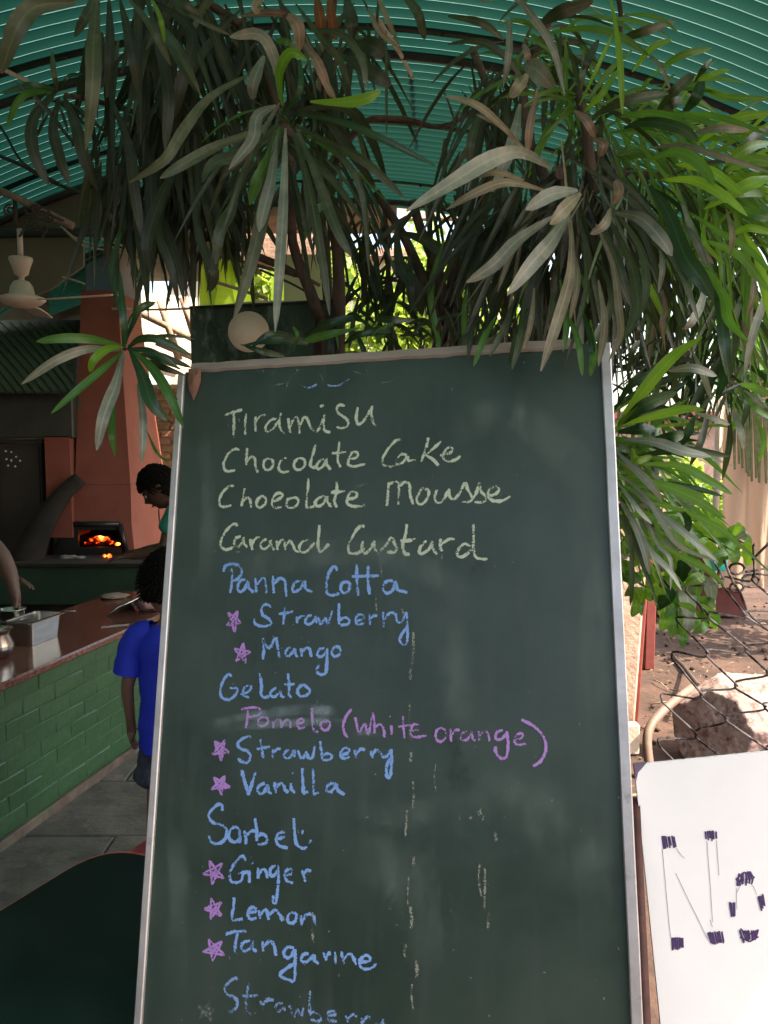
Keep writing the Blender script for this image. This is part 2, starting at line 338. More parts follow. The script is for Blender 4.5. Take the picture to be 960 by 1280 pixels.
# chalkboard paint
def boardmat():
    m = mat('board', (.015,.033,.023), (.027,.050,.037), rough=.42, scale=3.2, detail=9, c3=(.048,.070,.056), s3=1.6, t3=(.42,.75), spec=.4, bump=.05)
    n = m.node_tree.nodes; l = m.node_tree.links; b = n['Principled BSDF']; src = b.inputs['Base Color'].links[0].from_socket
    tc = n.new('ShaderNodeTexCoord'); mp = n.new('ShaderNodeMapping'); mp.inputs['Scale'].default_value = (26,3,2.2); l.new(tc.outputs['Object'], mp.inputs[0])
    no = n.new('ShaderNodeTexNoise'); no.inputs['Scale'].default_value = 1; no.inputs['Detail'].default_value = 8; l.new(mp.outputs[0], no.inputs['Vector'])
    r = n.new('ShaderNodeValToRGB'); r.color_ramp.elements[0].position = .52; r.color_ramp.elements[1].position = .85; l.new(no.outputs[0], r.inputs[0])
    mx = n.new('ShaderNodeMix'); mx.data_type = 'RGBA'; l.new(r.outputs[0], mx.inputs[0]); l.new(src, mx.inputs[6]); mx.inputs[7].default_value = (.045,.062,.050,1)
    n2 = n.new('ShaderNodeTexNoise'); n2.inputs['Scale'].default_value = 90; n2.inputs['Detail'].default_value = 2; l.new(tc.outputs['Object'], n2.inputs['Vector'])
    r2 = n.new('ShaderNodeValToRGB'); r2.color_ramp.elements[0].position = .74; r2.color_ramp.elements[1].position = .80; l.new(n2.outputs[0], r2.inputs[0])
    m2 = n.new('ShaderNodeMix'); m2.data_type = 'RGBA'; l.new(r2.outputs[0], m2.inputs[0]); l.new(mx.outputs[2], m2.inputs[6]); m2.inputs[7].default_value = (.2,.21,.17,1)
    l.new(m2.outputs[2], b.inputs['Base Color'])
    l.new(no.outputs[0], n.new('ShaderNodeMapRange').inputs[0])
boardmat()
mat('khaki_green', (.03,.055,.03), (.045,.075,.04), rough=.75, scale=4, bump=.2)
mat('column_green', (.012,.03,.026), (.022,.045,.04), rough=.8, scale=3, bump=.1)
mat('panelgreen', (.01,.20,.14), (.02,.28,.20), rough=.6, scale=3, trans=.4, tcol=(.02,.45,.32))
mat('pipe_rust', (.16,.11,.08), (.28,.20,.16), rough=.75, scale=16, bump=.4, c3=(.06,.035,.025), s3=10)
# ================================================================ SETTING
g = MB(); N = 60
def gsheet():
    vs = []; fs = []; xs = [-600,-100,-30,-12] + [-8+i*.25 for i in range(81)] + [16,40,120,600]
    ys = [-400,-60,-15,-4] + [-2+i*.25 for i in range(57)] + [16,30,90,300,900]
    for y in ys:
        for x in xs:
            h = 0
            if .3 < x < 8 and 1 < y < 12:
                h = .02*mnoise.fractal(V((x*1.4, y*1.4, 0)), 1, 2, 4)
            vs.append((x, y, h - .01))
    nx = len(xs)
    for j in range(len(ys)-1):
        for i in range(nx-1):
            fs.append((j*nx+i, j*nx+i+1, (j+1)*nx+i+1, (j+1)*nx+i))
    return MB().add(vs, fs, True)
tag(gsheet().build('ground', MAT['dirt']), kind='structure')
# paved floor of the restaurant
pf = tag(MB().box((-7,-3,-.05),(.42,7.6,.006)).build('pavement', MAT['mortar']), kind='structure')
slab_var = []
y = -0.6; row = 0
rnd = random.Random(3)
while y < 7.4:
    hgt = rnd.choice([.62,.55,.7]); x = -4.6 + rnd.random()*.4
    while x < .36:
        wd = rnd.choice([.62,.78,.9]); x1 = min(x+wd, .41)
        if x1-x > .12:
            z1 = .014 + rnd.random()*.004
            o = MB().box((x+.006, y+.006, -.02), (x1-.006, y+hgt-.006, z1)).build('stone_slab', MAT['slab'], pf, bevel=.004)
        x = x1 if x1 >= .40 else x+wd
    y += hgt
# loose dirt clods, twigs and dry litter on the bare earth
lit = MB(); rnd = random.Random(5)
for i in range(900):
    x = .9+rnd.random()*3.6; yy = 3.4+rnd.random()*5; a = rnd.random()*6.28; L = .008+rnd.random()*.026; wv = L*(.12+rnd.random()*.35)
    c = V((x, yy, .012+rnd.random()*.01)); d = V((math.cos(a), math.sin(a), rnd.uniform(-.2,.3)))*L; s = V((-math.sin(a), math.cos(a), 0))*wv
    lit.add([c-d, c+s, c+d, c-s, c+V((0,0,.006))], [(0,3,4),(3,2,4),(2,1,4),(1,0,4)])
tag(lit.build('leaf_litter', MAT['litter']), 'dry leaf bits and straw scattered on the bare red earth', 'leaf litter', kind='stuff')
peb = MB()
for i in range(500):
    x = .9+rnd.random()*3.6; yy = 3.4+rnd.random()*5; peb.blob((x,yy,.0), .006+rnd.random()*.016, .3, 1, i, (1,1,.7))
tag(peb.build('pebbles', MAT['dirt']), 'small clods and pebbles on the bare red earth', 'pebbles', kind='stuff')

# ---------------------------------------------------------------- vaulted corrugated roof
ROOF_Y0, ROOF_Y1 = -1.6, 6.71
RX0, RXC, RR, RZ = -3.3, -.3, 4.9, 3.5
def roofz(x): return RZ - RR + math.sqrt(RR*RR - (x-RXC)**2)
roof = thing('canopy_roof', 'dark green corrugated plastic roof vaulted over the seating, carried on black bent pipes', 'roof', (0,0,0))
RX1 = 2.1
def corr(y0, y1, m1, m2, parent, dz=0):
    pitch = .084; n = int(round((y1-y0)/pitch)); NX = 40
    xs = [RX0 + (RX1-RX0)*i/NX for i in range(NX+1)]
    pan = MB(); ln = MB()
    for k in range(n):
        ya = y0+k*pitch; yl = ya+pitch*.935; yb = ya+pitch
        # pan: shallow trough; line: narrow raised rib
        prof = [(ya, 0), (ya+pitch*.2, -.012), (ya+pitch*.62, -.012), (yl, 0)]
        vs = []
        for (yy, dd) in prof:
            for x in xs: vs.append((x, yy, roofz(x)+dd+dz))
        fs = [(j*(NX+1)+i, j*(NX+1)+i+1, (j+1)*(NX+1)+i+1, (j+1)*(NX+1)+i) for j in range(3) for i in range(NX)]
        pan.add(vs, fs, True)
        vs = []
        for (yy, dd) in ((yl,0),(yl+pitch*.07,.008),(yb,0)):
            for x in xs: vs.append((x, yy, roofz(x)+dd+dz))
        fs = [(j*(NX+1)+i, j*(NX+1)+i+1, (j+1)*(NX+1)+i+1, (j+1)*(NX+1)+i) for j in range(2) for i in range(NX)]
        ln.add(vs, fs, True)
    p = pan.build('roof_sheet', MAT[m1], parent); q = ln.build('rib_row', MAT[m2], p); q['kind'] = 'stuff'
    return p
yy = ROOF_Y0
while yy < ROOF_Y1-.1:
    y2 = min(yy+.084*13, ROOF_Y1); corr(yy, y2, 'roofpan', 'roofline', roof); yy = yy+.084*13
sw = MB()
yy = ROOF_Y0; kk = 0
while yy < ROOF_Y1-.2:
    yy += .084*13; kk += 1
    if yy > ROOF_Y1: break
    pts = [(x, yy-.03, roofz(x)-.020) for x in [RX0+(RX1-RX0)*i/40 for i in range(41)]]
    vs = []
    for x, y_, z in pts: vs += [(x,y_-.028,z+.004),(x,y_+.028,z+.004),(x,y_+.028,z),(x,y_-.028,z)]
    MB().add(vs, [(i*4+k, i*4+(k+1)%4, i*4+4+(k+1)%4, i*4+4+k) for i in range(40) for k in range(4)], True).build('sheet_overlap', MAT['roofpan'], roof)
    for x in [RX0+.2+i*.42 for i in range(13)]: sw.lathe([(0,-.012),(.007,-.012),(.009,-.004),(.009,0)], (x, yy-.03, roofz(x)-.022), 6)
so2 = sw.build('roof_screws', MAT['iron'], roof); so2['kind'] = 'stuff'
for Yp in (-1.4, 1.3, 4.02, 6.42):
    pts = [(x, Yp, roofz(x)-.045) for x in [RX0+(RX1-RX0)*i/30 for i in range(31)]]
    MB().tube(pts, .021, 8).build('arch_pipe', MAT['darkpipe'], roof)
for a, b, m in (((-.9,), 0, 'darkpipe'), ((1.3,), 0, 'darkpipe')):
    x = a[0]; MB().tube([(x, 4.6, roofz(x)-.03), (x, ROOF_Y1, roofz(x)-.03)], .014, 6).build('purlin', MAT[m], roof)
# edge gutters / side beams and posts
for x in (RX0, RX1):
    MB().tube([(x, ROOF_Y0, roofz(x)-.03), (x, ROOF_Y1, roofz(x)-.03)], .03, 8).build('edge_beam', MAT['darkpipe'], roof)
for (x, yv) in ((RX1, 6.4), (RX0, -1.3), (RX0, 6.4)):
    MB().tube([(x, yv, 0), (x, yv, roofz(x)-.03)], .035, 10).build('post', MAT['greenpaint_dark'], roof)
# pale conduit hanging down in the middle of the roof
a = P(470,20,3.4); b = P(502,70,4.0); c = P(543,150,5.3)
tag(MB().tube([a, b, c], .010, 8).build('ceiling_conduit', MAT['pipe_pale']), 'pale thin pipe running along under the green roof between the two plants', 'pipe')
a = P(-10,80,3.6); b = P(38,103,4.0)
tag(MB().tube([a, b], .010, 8).build('ceiling_conduit', MAT['pipe_pale']), 'short pale pipe end under the roof at the upper left of the photo', 'pipe')
# dark cables drooping at left
cb = MB().tube(catmull([P(-5,150,3.5), P(8,170,3.5), P(30,205,3.5), P(75,230,3.5)], 12), .006, 6)
tag(cb.build('ceiling_cable', MAT['black']), 'curled black cable hanging under the roof at the left of the photo', 'cable')
cb = MB().tube(catmull([P(-5,193,3.6), P(30,208,3.6), P(60,225,3.6), P(110,245,3.6)], 12), .008, 6)
tag(cb.build('ceiling_cable', MAT['black']), 'straight black cable crossing the green roof below the curled one', 'cable')

# ---------------------------------------------------------------- serving counter, left
C0 = V((-1.52,3.26,0)); CD = V((.22,1.01,0)).normalized(); CN = V((CD.y,-CD.x,0))     # CN points right/towards camera side
def CP(s, n, z): return C0 + CD*s + CN*n + V((0,0,z))
S0, S1, CT = -1.25, 1.78, .70
Mc = Matrix((( CD.x, -CN.x, 0, C0.x),(CD.y, -CN.y, 0, C0.y),(0,0,1,0),(0,0,0,1)))       # local x along, y inward
counter = thing('serving_counter', 'long low counter of green painted bricks under a polished red stone top', 'counter', C0)
inv = Matrix.Translation(-C0)
Mcl = inv @ Mc
MB().box((S0,.004,0),(S1,.50,CT-.04), Mcl).build('core_wall', MAT['greenpaint'], counter)
MB().box((S0,-.02,0),(S1,.0035,.055), Mcl).build('skirting', MAT['skirting'], counter, bevel=.004)
bm_var = []
rnd = random.Random(11)
for k in range(5):
    b = MB().box((.0025,-.001,0),(.2195,.014,.0725))
    b.v = [(x+rnd.uniform(-.004,.004), yv+rnd.uniform(-.003,.003), z+rnd.uniform(-.003,.003)) for x, yv, z in b.v]
    me = b.mesh('brick'); bm = bmesh.new(); bm.from_mesh(me)
    bmesh.ops.bevel(bm, geom=list(bm.edges), offset=.0055, segments=1, affect='EDGES'); bm.to_mesh(me); bm.free(); me.materials.append(MAT['greenpaint'])
    bm_var.append(me)
for r_ in range(8):
    s = S0 + (.11 if r_ % 2 else 0) - .22
    while s < S1-.02:
        if s > S0-.02 and s+.22 < S1+.02:
            o = link('brick', rnd.choice(bm_var), None, counter)
            o.matrix_local = Mcl @ Matrix.Translation((s, rnd.uniform(-.0005,.0035), .062+r_*.0745)) @ Matrix.Rotation(rnd.uniform(-.006,.006), 4, 'Y')
        s += .222
# countertop with rounded nose
MB().box((S0-.04,-.045,CT-.035),(S1+.03,.56,CT), Mcl).build('stone_top', MAT['granite'], counter, bevel=.008)
def on_counter(s, n, z=0): return CP(s, n, CT+z)
# rectangular steel pan
def pan():
    c = G(45,806,CT); t = thing('steel_pan', 'deep rectangular stainless steel pan near the cook\'s hand', 'pan', (c.x-.04, c.y+.08, CT+.001), math.atan2(-CD.x, CD.y))
    w_, d_, h_ = .07, .12, .115; m = MB()
    def ring(x, yv, z, r=.02):
        pts = []
        for (sx, sy, a0) in ((1,1,0),(-1,1,90),(-1,-1,180),(1,-1,270)):
            for k in range(4):
                a = R(a0+k*30); pts.append((sx*(x-r)+r*math.cos(a), sy*(yv-r)+r*math.sin(a), z))
        return pts
    rings = [ring(w_*.86,d_*.9,0), ring(w_,d_,h_), ring(w_+.016,d_+.016,h_), ring(w_+.016,d_+.016,h_-.004), ring(w_-.003,d_-.003,h_-.004), ring(w_*.84,d_*.88,.004)]
    vs = [p for r_ in rings for p in r_]; n = 16
    fs = [(i*n+k, i*n+(k+1)%n, (i+1)*n+(k+1)%n, (i+1)*n+k) for i in range(5) for k in range(n)] + [tuple(reversed(range(n))), tuple(range(5*n,6*n))]
    m.add(vs, fs, False); m.build('pan_body', MAT['steel'], t)
    MB().tube([(w_+.01,d_+.01,h_+.002),(w_+.06,d_+.02,h_+.004)], .005, 6).build('ladle_handle', MAT['steel'], t)
    return t
pan()
c = G(2,826,CT)
t = thing('steel_pot', 'round steel pot of red sauce at the left edge of the counter', 'pot', (c.x-.05, c.y+.05, CT+.001))
MB().lathe([(0,0),(.05,0),(.075,.03),(.078,.06),(.06,.10),(.072,.125),(.076,.128),(.068,.122),(.056,.10),(.07,.06),(.06,.03)], (0,0,0), 28).build('pot_body', MAT['steel'], t)
MB().blob((0,0,.095), .058, .08, 3, 2, (1,1,.25)).build('red_sauce', MAT['food'], t)
t = thing('steel_bowl', 'shiny steel bowl standing behind the round pot', 'bowl', (c.x-.13, c.y+.40, CT+.001))
MB().lathe([(0,0),(.05,0),(.058,.14),(.064,.142),(.064,.147),(.055,.143),(.05,.01)], (0,0,0), 28).build('bowl_body', MAT['steel'], t)
MB().lathe([(.0645,.09),(.066,.095),(.0645,.10)], (0,0,0), 28).build('bowl_band', MAT['steel'], t)
# lid leaning on a pink bundle
lb = G(152,768,CT)
pk = MB().blob((lb.x+.14, lb.y+.12, CT+.042), .085, .35, 3, 3, (1.1,1.1,.55), fr=2.5)
tag(pk.build('cloth_bundle', MAT['cloth_pink']), 'crumpled pink cloth bundle on the far end of the counter', 'cloth')
t = thing('glass_lid', 'dark rectangular glass lid with a pale rim leaning on the pink bundle', 'lid', (lb.x-.02, lb.y+.06, CT+.006))
t.rotation_euler = (R(10), R(-33), math.atan2(-CD.x, CD.y)-.35)
bx = MB().box((-.10,-.12,0),(.13,.12,.006)); bx.build('glass_pane', MAT['glassdark'], t, bevel=.002)
MB().tube([(-.10,-.12,.003),(.13,-.12,.003),(.13,.12,.003),(-.10,.12,.003)], .0055, 6, closed=True).build('metal_rim', MAT['steel'], t)
MB().lathe([(0,.03),(.012,.028),(.016,.02),(.008,.012),(.01,.006)], (.02,0,0), 14).build('knob', MAT['steel'], t)
bz = G(176,748,CT)
t = thing('brass_bowl', 'small brass bowl tipped over at the far end of the counter', 'bowl', (bz.x, bz.y+.12, CT+.045)); t.rotation_euler = (R(50), R(10), .6)
MB().lathe([(0,-.03),(.03,-.028),(.045,-.005),(.05,.01),(.046,.01),(.04,-.005),(.0,-.022)], (0,0,0), 22).build('bowl_body', MAT['brass'], t)
for (px, py, r_, s_, lab) in ((135,752,.03,5,'folded tan cloth lying left of the dark glass lid'), ):
    c = G(px,py,CT); tag(MB().blob((c.x,c.y+.12,CT+.012), .07, .3, 3, s_, (1.2,1,.22)).build('folded_cloth', MAT['cloth_tan']), lab, 'cloth')
# knife/tongs on counter front
c = G(150,785,CT)
tag(MB().box((-.07,-.004,0),(.07,.004,.003), Matrix.Translation((c.x-.04,c.y+.05,CT+.001)) @ Matrix.Rotation(.5,4,'Z')).build('tongs', MAT['steel']), 'thin steel tongs lying near the front edge of the stone top', 'tongs')

# ---------------------------------------------------------------- oven wall, far left
ledge = thing('oven_ledge', 'dark green masonry ledge in front of the terracotta oven', 'ledge', (-2.2,6.1,0))
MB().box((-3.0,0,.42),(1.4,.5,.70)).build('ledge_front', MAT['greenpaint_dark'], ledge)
MB().box((-3.0,.06,0),(1.4,.45,.415)).build('under_ledge_dark', MAT['soot_and_dark'], ledge)  # darkness under the ledge, painted as a set-back black base
MB().box((-3.0,-.03,.703),(1.4,.5,.735)).build('ledge_top', MAT['soot_and_dark'], ledge, bevel=.006)
oven = thing('pizza_oven', 'terracotta wood-fired oven with tall tapering chimney and glowing fire', 'oven', (-2.2,6.6,0))
O = V((-2.2,6.6,0))
def rel(p): return V(p)-O
# front wall with a trapezoid opening
yf = 6.55
A = [P(px,py,yf) for px,py in ((66,702),(72,655),(150,655),(159,702))]
def quadbox(m, q, d):
    q = [V(p) for p in q]; b = [p+V((0,d,0)) for p in q]; m.hexa([rel(p) for p in q], [rel(p) for p in b])
m = MB()
L = P(20,702,yf); Rr = P(230,702,yf); zt = P(100,628,yf).z; zo = A[1].z; zb = .735
XC = P(164,640,yf).x; zs = P(0,606,yf).z
quadbox(m, [(P(42,702,yf).x,yf,zb),(A[0].x,yf,zb),(A[1].x,yf,zo),(P(60,640,yf).x,yf,zo)], .8)
quadbox(m, [(A[3].x,yf,zb),(XC+.02,yf,zb),(XC,yf,zo),(A[2].x,yf,zo)], .8)
m.hexa([rel(p) for p in ((XC-.2,yf+.8,zb),(XC+.02,yf+.8,zb),(XC+.02,7.6,zb),(XC-.2,7.6,zb))],[rel(p) for p in ((XC-.2,yf+.8,zs),(XC-.003,yf+.8,zs),(XC-.003,7.6,zs),(XC-.2,7.6,zs))])
quadbox(m, [(P(60,640,yf).x,yf,zo),(XC,yf,zo),(XC-.003,yf+.01,zs),(P(93,606,yf).x,yf+.01,zs)], .8)
m.build('oven_body', MAT['terracotta'], oven)
m = MB(); quadbox(m, [(A[0].x-.05,yf+.78,zb-.03),(A[3].x+.05,yf+.78,zb-.03),(A[3].x+.05,yf+.78,zo+.05),(A[0].x-.05,yf+.78,zo+.05)], .03)
m.hexa([rel((A[0].x,yf,zb-.03)),rel((A[3].x,yf,zb-.03)),rel((A[3].x,yf+.78,zb-.03)),rel((A[0].x,yf+.78,zb-.03))],[rel((A[0].x,yf,zb)),rel((A[3].x,yf,zb)),rel((A[3].x,yf+.78,zb)),rel((A[0].x,yf+.78,zb))])
m.build('fire_chamber', MAT['soot_and_dark'], oven)
# black iron door frame round the mouth, left leaf closed
m = MB()
def bar(a, b, wv=.03):
    a, b = V(a), V(b); m.tube([rel(a), rel(b)], wv, 4)
bar((A[0].x,yf-.01,zb),(A[1].x,yf-.01,zo)); bar((A[1].x,yf-.01,zo),(A[2].x,yf-.01,zo)); bar((A[2].x,yf-.01,zo),(A[3].x,yf-.01,zb))
m.build('door_frame', MAT['black'], oven)
m = MB(); quadbox(m, [P(68,700,yf-.02),P(98,700,yf-.02),P(98,658,yf-.02),P(73,658,yf-.02)], .02); m.build('iron_door', MAT['black'], oven)
m = MB(); quadbox(m, [P(98,700,yf-.02),P(155,700,yf-.02),P(155,684,yf-.02),P(98,684,yf-.02)], .02); m.build('sill_plate', MAT['black'], oven)
m = MB(); quadbox(m, [P(98,662.5,yf-.02),P(152,662.5,yf-.02),P(152,655,yf-.02),P(98,655,yf-.02)], .02); m.build('lintel_plate', MAT['black'], oven)
fm = MB(); rnd = random.Random(4)
for px, py, r_, s in ((116,674,.03,11),(124,672,.026,12),(130,674,.034,1),(120,677,.022,2),(138,678,.022,3),(110,679,.020,4),(147,680,.018,5)):
    p = P(px,py,6.85); fm.blob(rel(p), r_, .5, 3, s, (1.3,.7,.6), fr=2.4)
fm.build('fire', MAT['fire'], oven)
for k, (x_, a_) in enumerate(((108,.25),(126,-.3),(140,.15))):
    p = P(x_,680,6.95); d_ = V((.16,.08*a_*4,.02+.03*a_)); MB().tube([rel(p-d_), rel(p), rel(p+d_)], [.028,.033,.026], 8).build('fire_log', MAT['soot_and_dark'], oven)
fm = MB()
for px, py, r_, s in ((137,701,.016,8),(131,703,.012,9)):
    p = P(px,py,6.32); fm.blob(rel((p.x,p.y,.757)), r_, .5, 3, s, (1,.7,.9), fr=2.4)
fm.build('embers', MAT['fire'], oven)
am = MB()
for px, r_, s in ((85,.05,1),(100,.03,2),(160,.045,3),(172,.04,4)):
    p = P(px,700,6.35); am.blob(rel((p.x,p.y,.74)), r_, .5, 3, s, (1.4,.8,.4), fr=2.2)
am.build('ash_heap', MAT['ash'], oven)
# chimney
b4 = [(P(93,606,yf).x,yf+.012,zs+.002),(XC-.004,yf+.012,zs+.002),(XC-.004,7.6,zs+.002),(P(93,606,yf).x,7.6,zs+.002)]
t4 = [(-2.40,6.66,2.83),(-2.115,6.66,2.83),(-2.115,7.22,2.83),(-2.40,7.22,2.83)]
MB().hexa([rel(p) for p in b4],[rel(p) for p in t4]).build('chimney', MAT['terracotta'], oven)
# black curved tube sweeping over the left shoulder
pts = catmull([P(30,708,6.3),P(44,672,6.34),P(60,643,6.4),P(78,619,6.44),P(100,598,6.5)], 14)
MB().tube([rel(p) for p in pts], [.13,.125,.12,.11,.10,.095,.09,.085,.08,.075,.07,.065,.06,.06,.055], 12).build('black_arc', MAT['soot_and_dark'], oven)
# orange block wall and dark cabinet and hood
q = MB(); a = P(58,620,6.5); b = P(93,545,6.5)
q.box((a.x,6.5,P(0,672,6.5).z),(P(89,620,6.5).x,6.9,b.z)).box((a.x+.003,6.9,.736),(P(84,620,6.9).x,7.3,b.z-.003)); tag(q.build('terracotta_wall', MAT['terracotta']), 'orange plastered wall block between the dark cabinet and the chimney', 'wall')
cb = thing('metal_cabinet', 'dark brown metal cabinet with a few pale specks, left of the oven', 'cabinet', (P(28,700,6.6).x,6.6,0))
x0 = P(-60,620,6.6).x-cb.location.x; x1 = P(54,620,6.6).x-cb.location.x; ztop = P(0,549,6.6).z
MB().box((x0,0,.735),(x1,.12,ztop-.03)).build('cabinet_body', MAT['cabinet'], cb, bevel=.006)
MB().box((x0-.02,-.02,ztop-.028),(x1+.02,.12,ztop)).build('cabinet_top', MAT['cabinet'], cb, bevel=.004)
MB().box((P(3,620,6.6).x-cb.location.x,-.012,.76),(P(51,620,6.6).x-cb.location.x,-.002,ztop-.06)).build('cabinet_door', MAT['cabinet'], cb, bevel=.002)
for (px,py) in ((7,565),(14,566),(14,576),(8,575),(20,572),(25,577),(19,584),(14,577),(10,583)):
    dots = MB(); p = P(px,py-1,6.585); dots.lathe([(.0,0),(.008,0),(.008,.003),(0,.003)], (p.x-cb.location.x,-.0125,p.z), 8, axis=V((0,-1,0)))
    dots.build('pale_speck', MAT['white'], cb)
hd = thing('cooker_hood', 'blackened metal hood under the slatted green awning', 'hood', (-3.0,6.5,1.7))
a = P(-40,548,6.5); b = P(90,492,6.5)
MB().box((a.x+3.0,0,a.z-1.7),(b.x+3.0,.5,b.z-1.7)).build('hood_body', MAT['hoodmetal'], hd, bevel=.01)
MB().box((b.x+3.003,.1,a.z-1.7),(b.x+3.03,.4,b.z-1.72)).build('side_plate', MAT['khaki'], hd)
# slatted green awning
aw = thing('slatted_awning', 'sloping green awning with dark diagonal slat gaps above the hood', 'awning', (-3.0,6.2,2.0))
AO = V((-3.0,6.2,2.0))
tl, tr, br_, bl = P(-40,404,6.9), P(100,404,6.9), P(92,492,6.25), P(-40,492,6.25)
MB().hexa([bl-AO,br_-AO,tr-AO,tl-AO],[bl-AO+V((0,.02,.03)),br_-AO+V((0,.02,.03)),tr-AO+V((0,.02,.03)),tl-AO+V((0,.02,.03))]).build('awning_back', MAT['hoodmetal'], aw)
def awp(u, v): return (bl.lerp(br_, u)).lerp(tl.lerp(tr, u), v) - AO
nrm = (br_-bl).cross(tl-bl).normalized(); 
if nrm.y > 0: nrm = -nrm
for k in range(-6, 16):
    u0 = k*.085; u1 = u0+.058
    pts = []
    seg = []
    for (uu, vv) in ((u0+.30,0),(u1+.30,0),(u1-.30,1),(u0-.30,1)): seg.append((uu,vv))
    # clip to 0..1 by sampling v
    vsamp = [i/8 for i in range(9)]; run = []
    for vv in vsamp:
        ua = u0+.30-.6*vv; ub = u1+.30-.6*vv
        ua, ub = max(0,min(1,ua)), max(0,min(1,ub))
        if ub-ua > .004: run.append((ua,ub,vv))
    if len(run) < 2: continue
    mb = MB()
    for i in range(len(run)-1):
        a1 = run[i]; a2 = run[i+1]
        q = [awp(a1[0],a1[2])+nrm*.004, awp(a1[1],a1[2])+nrm*.004, awp(a2[1],a2[2])+nrm*.004, awp(a2[0],a2[2])+nrm*.004]
        mb.hexa(q, [p+nrm*.018 for p in q])
    mb.build('slat', MAT['greenpaint_slat'] if 'greenpaint_slat' in MAT else MAT['khaki_green'], aw)

# green column above chimney, beige walls behind
gc = P(104,370,7.3); gd = P(141,300,7.3)
t = thing('green_column', 'tall dark green column rising behind the chimney top', 'column', ((gc.x+gd.x)/2,7.45,0))
cx = t.location.x; wv = (gd.x-gc.x)/2
MB().box((-wv,-.1,0),(wv,.15,3.355)).build('shaft', MAT['column_green'], t, bevel=.01)
MB().box((wv+.003,.0,0),(wv+.14,.17,3.355)).build('plaster_side', MAT['beige'], t)
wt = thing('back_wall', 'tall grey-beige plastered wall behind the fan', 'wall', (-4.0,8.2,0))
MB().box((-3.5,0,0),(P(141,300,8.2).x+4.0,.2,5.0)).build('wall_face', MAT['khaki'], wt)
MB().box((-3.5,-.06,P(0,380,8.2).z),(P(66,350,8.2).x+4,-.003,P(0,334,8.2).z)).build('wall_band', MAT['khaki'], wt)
sh = thing('green_corrugated_panel', 'small green corrugated sheet panel seen left of the green column', 'panel', P(85,350,7.9))
so_ = sh.location.copy(); Q = [P(62,395,8.0),P(108,378,8.0),P(108,328,8.0),P(62,362,8.0)]
n_ = 14
m1 = MB()
for i in range(n_):
    def lp(tt): return Q[0].lerp(Q[3], tt), Q[1].lerp(Q[2], tt)
    a0, b0 = lp(i/n_); a1, b1 = lp((i+.8)/n_); off = V((0,-.012,0))
    # each rib runs up to the right
    m1.hexa([a0-so_, b0-so_, b1-so_, a1-so_], [a0-so_+off, b0-so_+off, b1-so_+off, a1-so_+off])
m1.build('rib_row', MAT['panelgreen'], sh)
GY = 5.25
gt = thing('gable_panel', 'dusty beige gable panel with a dark arched edge behind the ceiling fan', 'panel', P(50,300,GY)); GO = gt.location.copy()
gx = [P(px,300,GY).x for px in (-70,-30,0,35,70,105,140,175)]
gv = [V((x,GY,roofz(x)-.02))-GO for x in gx] + [P(a,b,GY)-GO for a,b in ((175,291),(104,291),(104,332),(62,362),(-40,400),(-70,400))]; ng = len(gv)
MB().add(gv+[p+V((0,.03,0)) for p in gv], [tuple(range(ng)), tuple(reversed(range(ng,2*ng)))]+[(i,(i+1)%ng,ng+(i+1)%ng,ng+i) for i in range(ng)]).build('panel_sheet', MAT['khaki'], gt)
MB().tube([p+V((0,-.03,-.03)) for p in gv[:8]], .024, 6).build('edge_pipe', MAT['darkpipe'], gt)
kr = thing('kitchen_shade_roof', 'dark flat ceiling over the oven corner, added to keep sky and sun off it', 'roof', (-4,7.8,3.36))  # roof of the covered kitchen, put in and widened to block sky and sun
MB().box((-3,-1.29,0),(2.75,1.3,.12)).build('ceiling_slab', MAT['kitchenceil'], kr)
MB().box((2.753,-1.29,.004),(4.1,-.75,.1)).build('sun_block_eave', MAT['peachwall'], kr)  # extra strip added to stop sun reaching the oven
sw_ = thing('shade_wall_left', 'unseen plastered wall added on the left to keep sky light off the oven corner', 'wall', (-3.75,3,0))  # added at the open left side to darken the oven corner
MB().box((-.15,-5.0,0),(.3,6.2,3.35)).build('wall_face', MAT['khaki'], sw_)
bw_ = thing('light_block_wall', 'long plastered boundary wall closing the yard on the viewer\'s side', 'wall', (-3,-5.5,0))  # added out of view; stops low sky light reaching the oven corner
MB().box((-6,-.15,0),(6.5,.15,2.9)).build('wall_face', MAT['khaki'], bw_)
# beam and brackets + fan
bm_ = MB().tube([P(-30,292,5.15), P(150,290,5.15)], .03, 8)
tag(bm_.build('dark_beam', MAT['darkpipe']), 'dark horizontal pipe beam above the ceiling fan', 'beam')
fan = thing('ceiling_fan', 'dusty white ceiling fan with long blades, hanging at the left', 'fan', P(25,300,4.9)); FO = fan.location.copy()
c = P(25,380,4.9); s_ = 4.9/FPX
def fl(px): return px*s_
def fz(py): return P(25,py,4.9).z - FO.z
MB().tube([(0,0,fz(286)),(0,0,fz(325))], .016, 10).build('down_rod', MAT['whitefan'], fan)
MB().lathe([(.0,fz(321)),(fl(13.5),fz(322)),(fl(14),fz(325)),(fl(10.5),fz(334)),(fl(8),fz(343)),(fl(3.5),fz(346)),(fl(3.4),fz(350))], (0,0,0), 24).build('canopy_cup', MAT['whitefan'], fan)
MB().lathe([(fl(3.4),fz(350)),(fl(9),fz(352)),(fl(13),fz(358)),(fl(15),fz(368)),(fl(27),fz(372.5)),(fl(27.5),fz(375)),(fl(22),fz(380)),(fl(12),fz(384)),(0,fz(385))], (0,0,0), 28).build('motor_housing', MAT['whitefan'], fan)
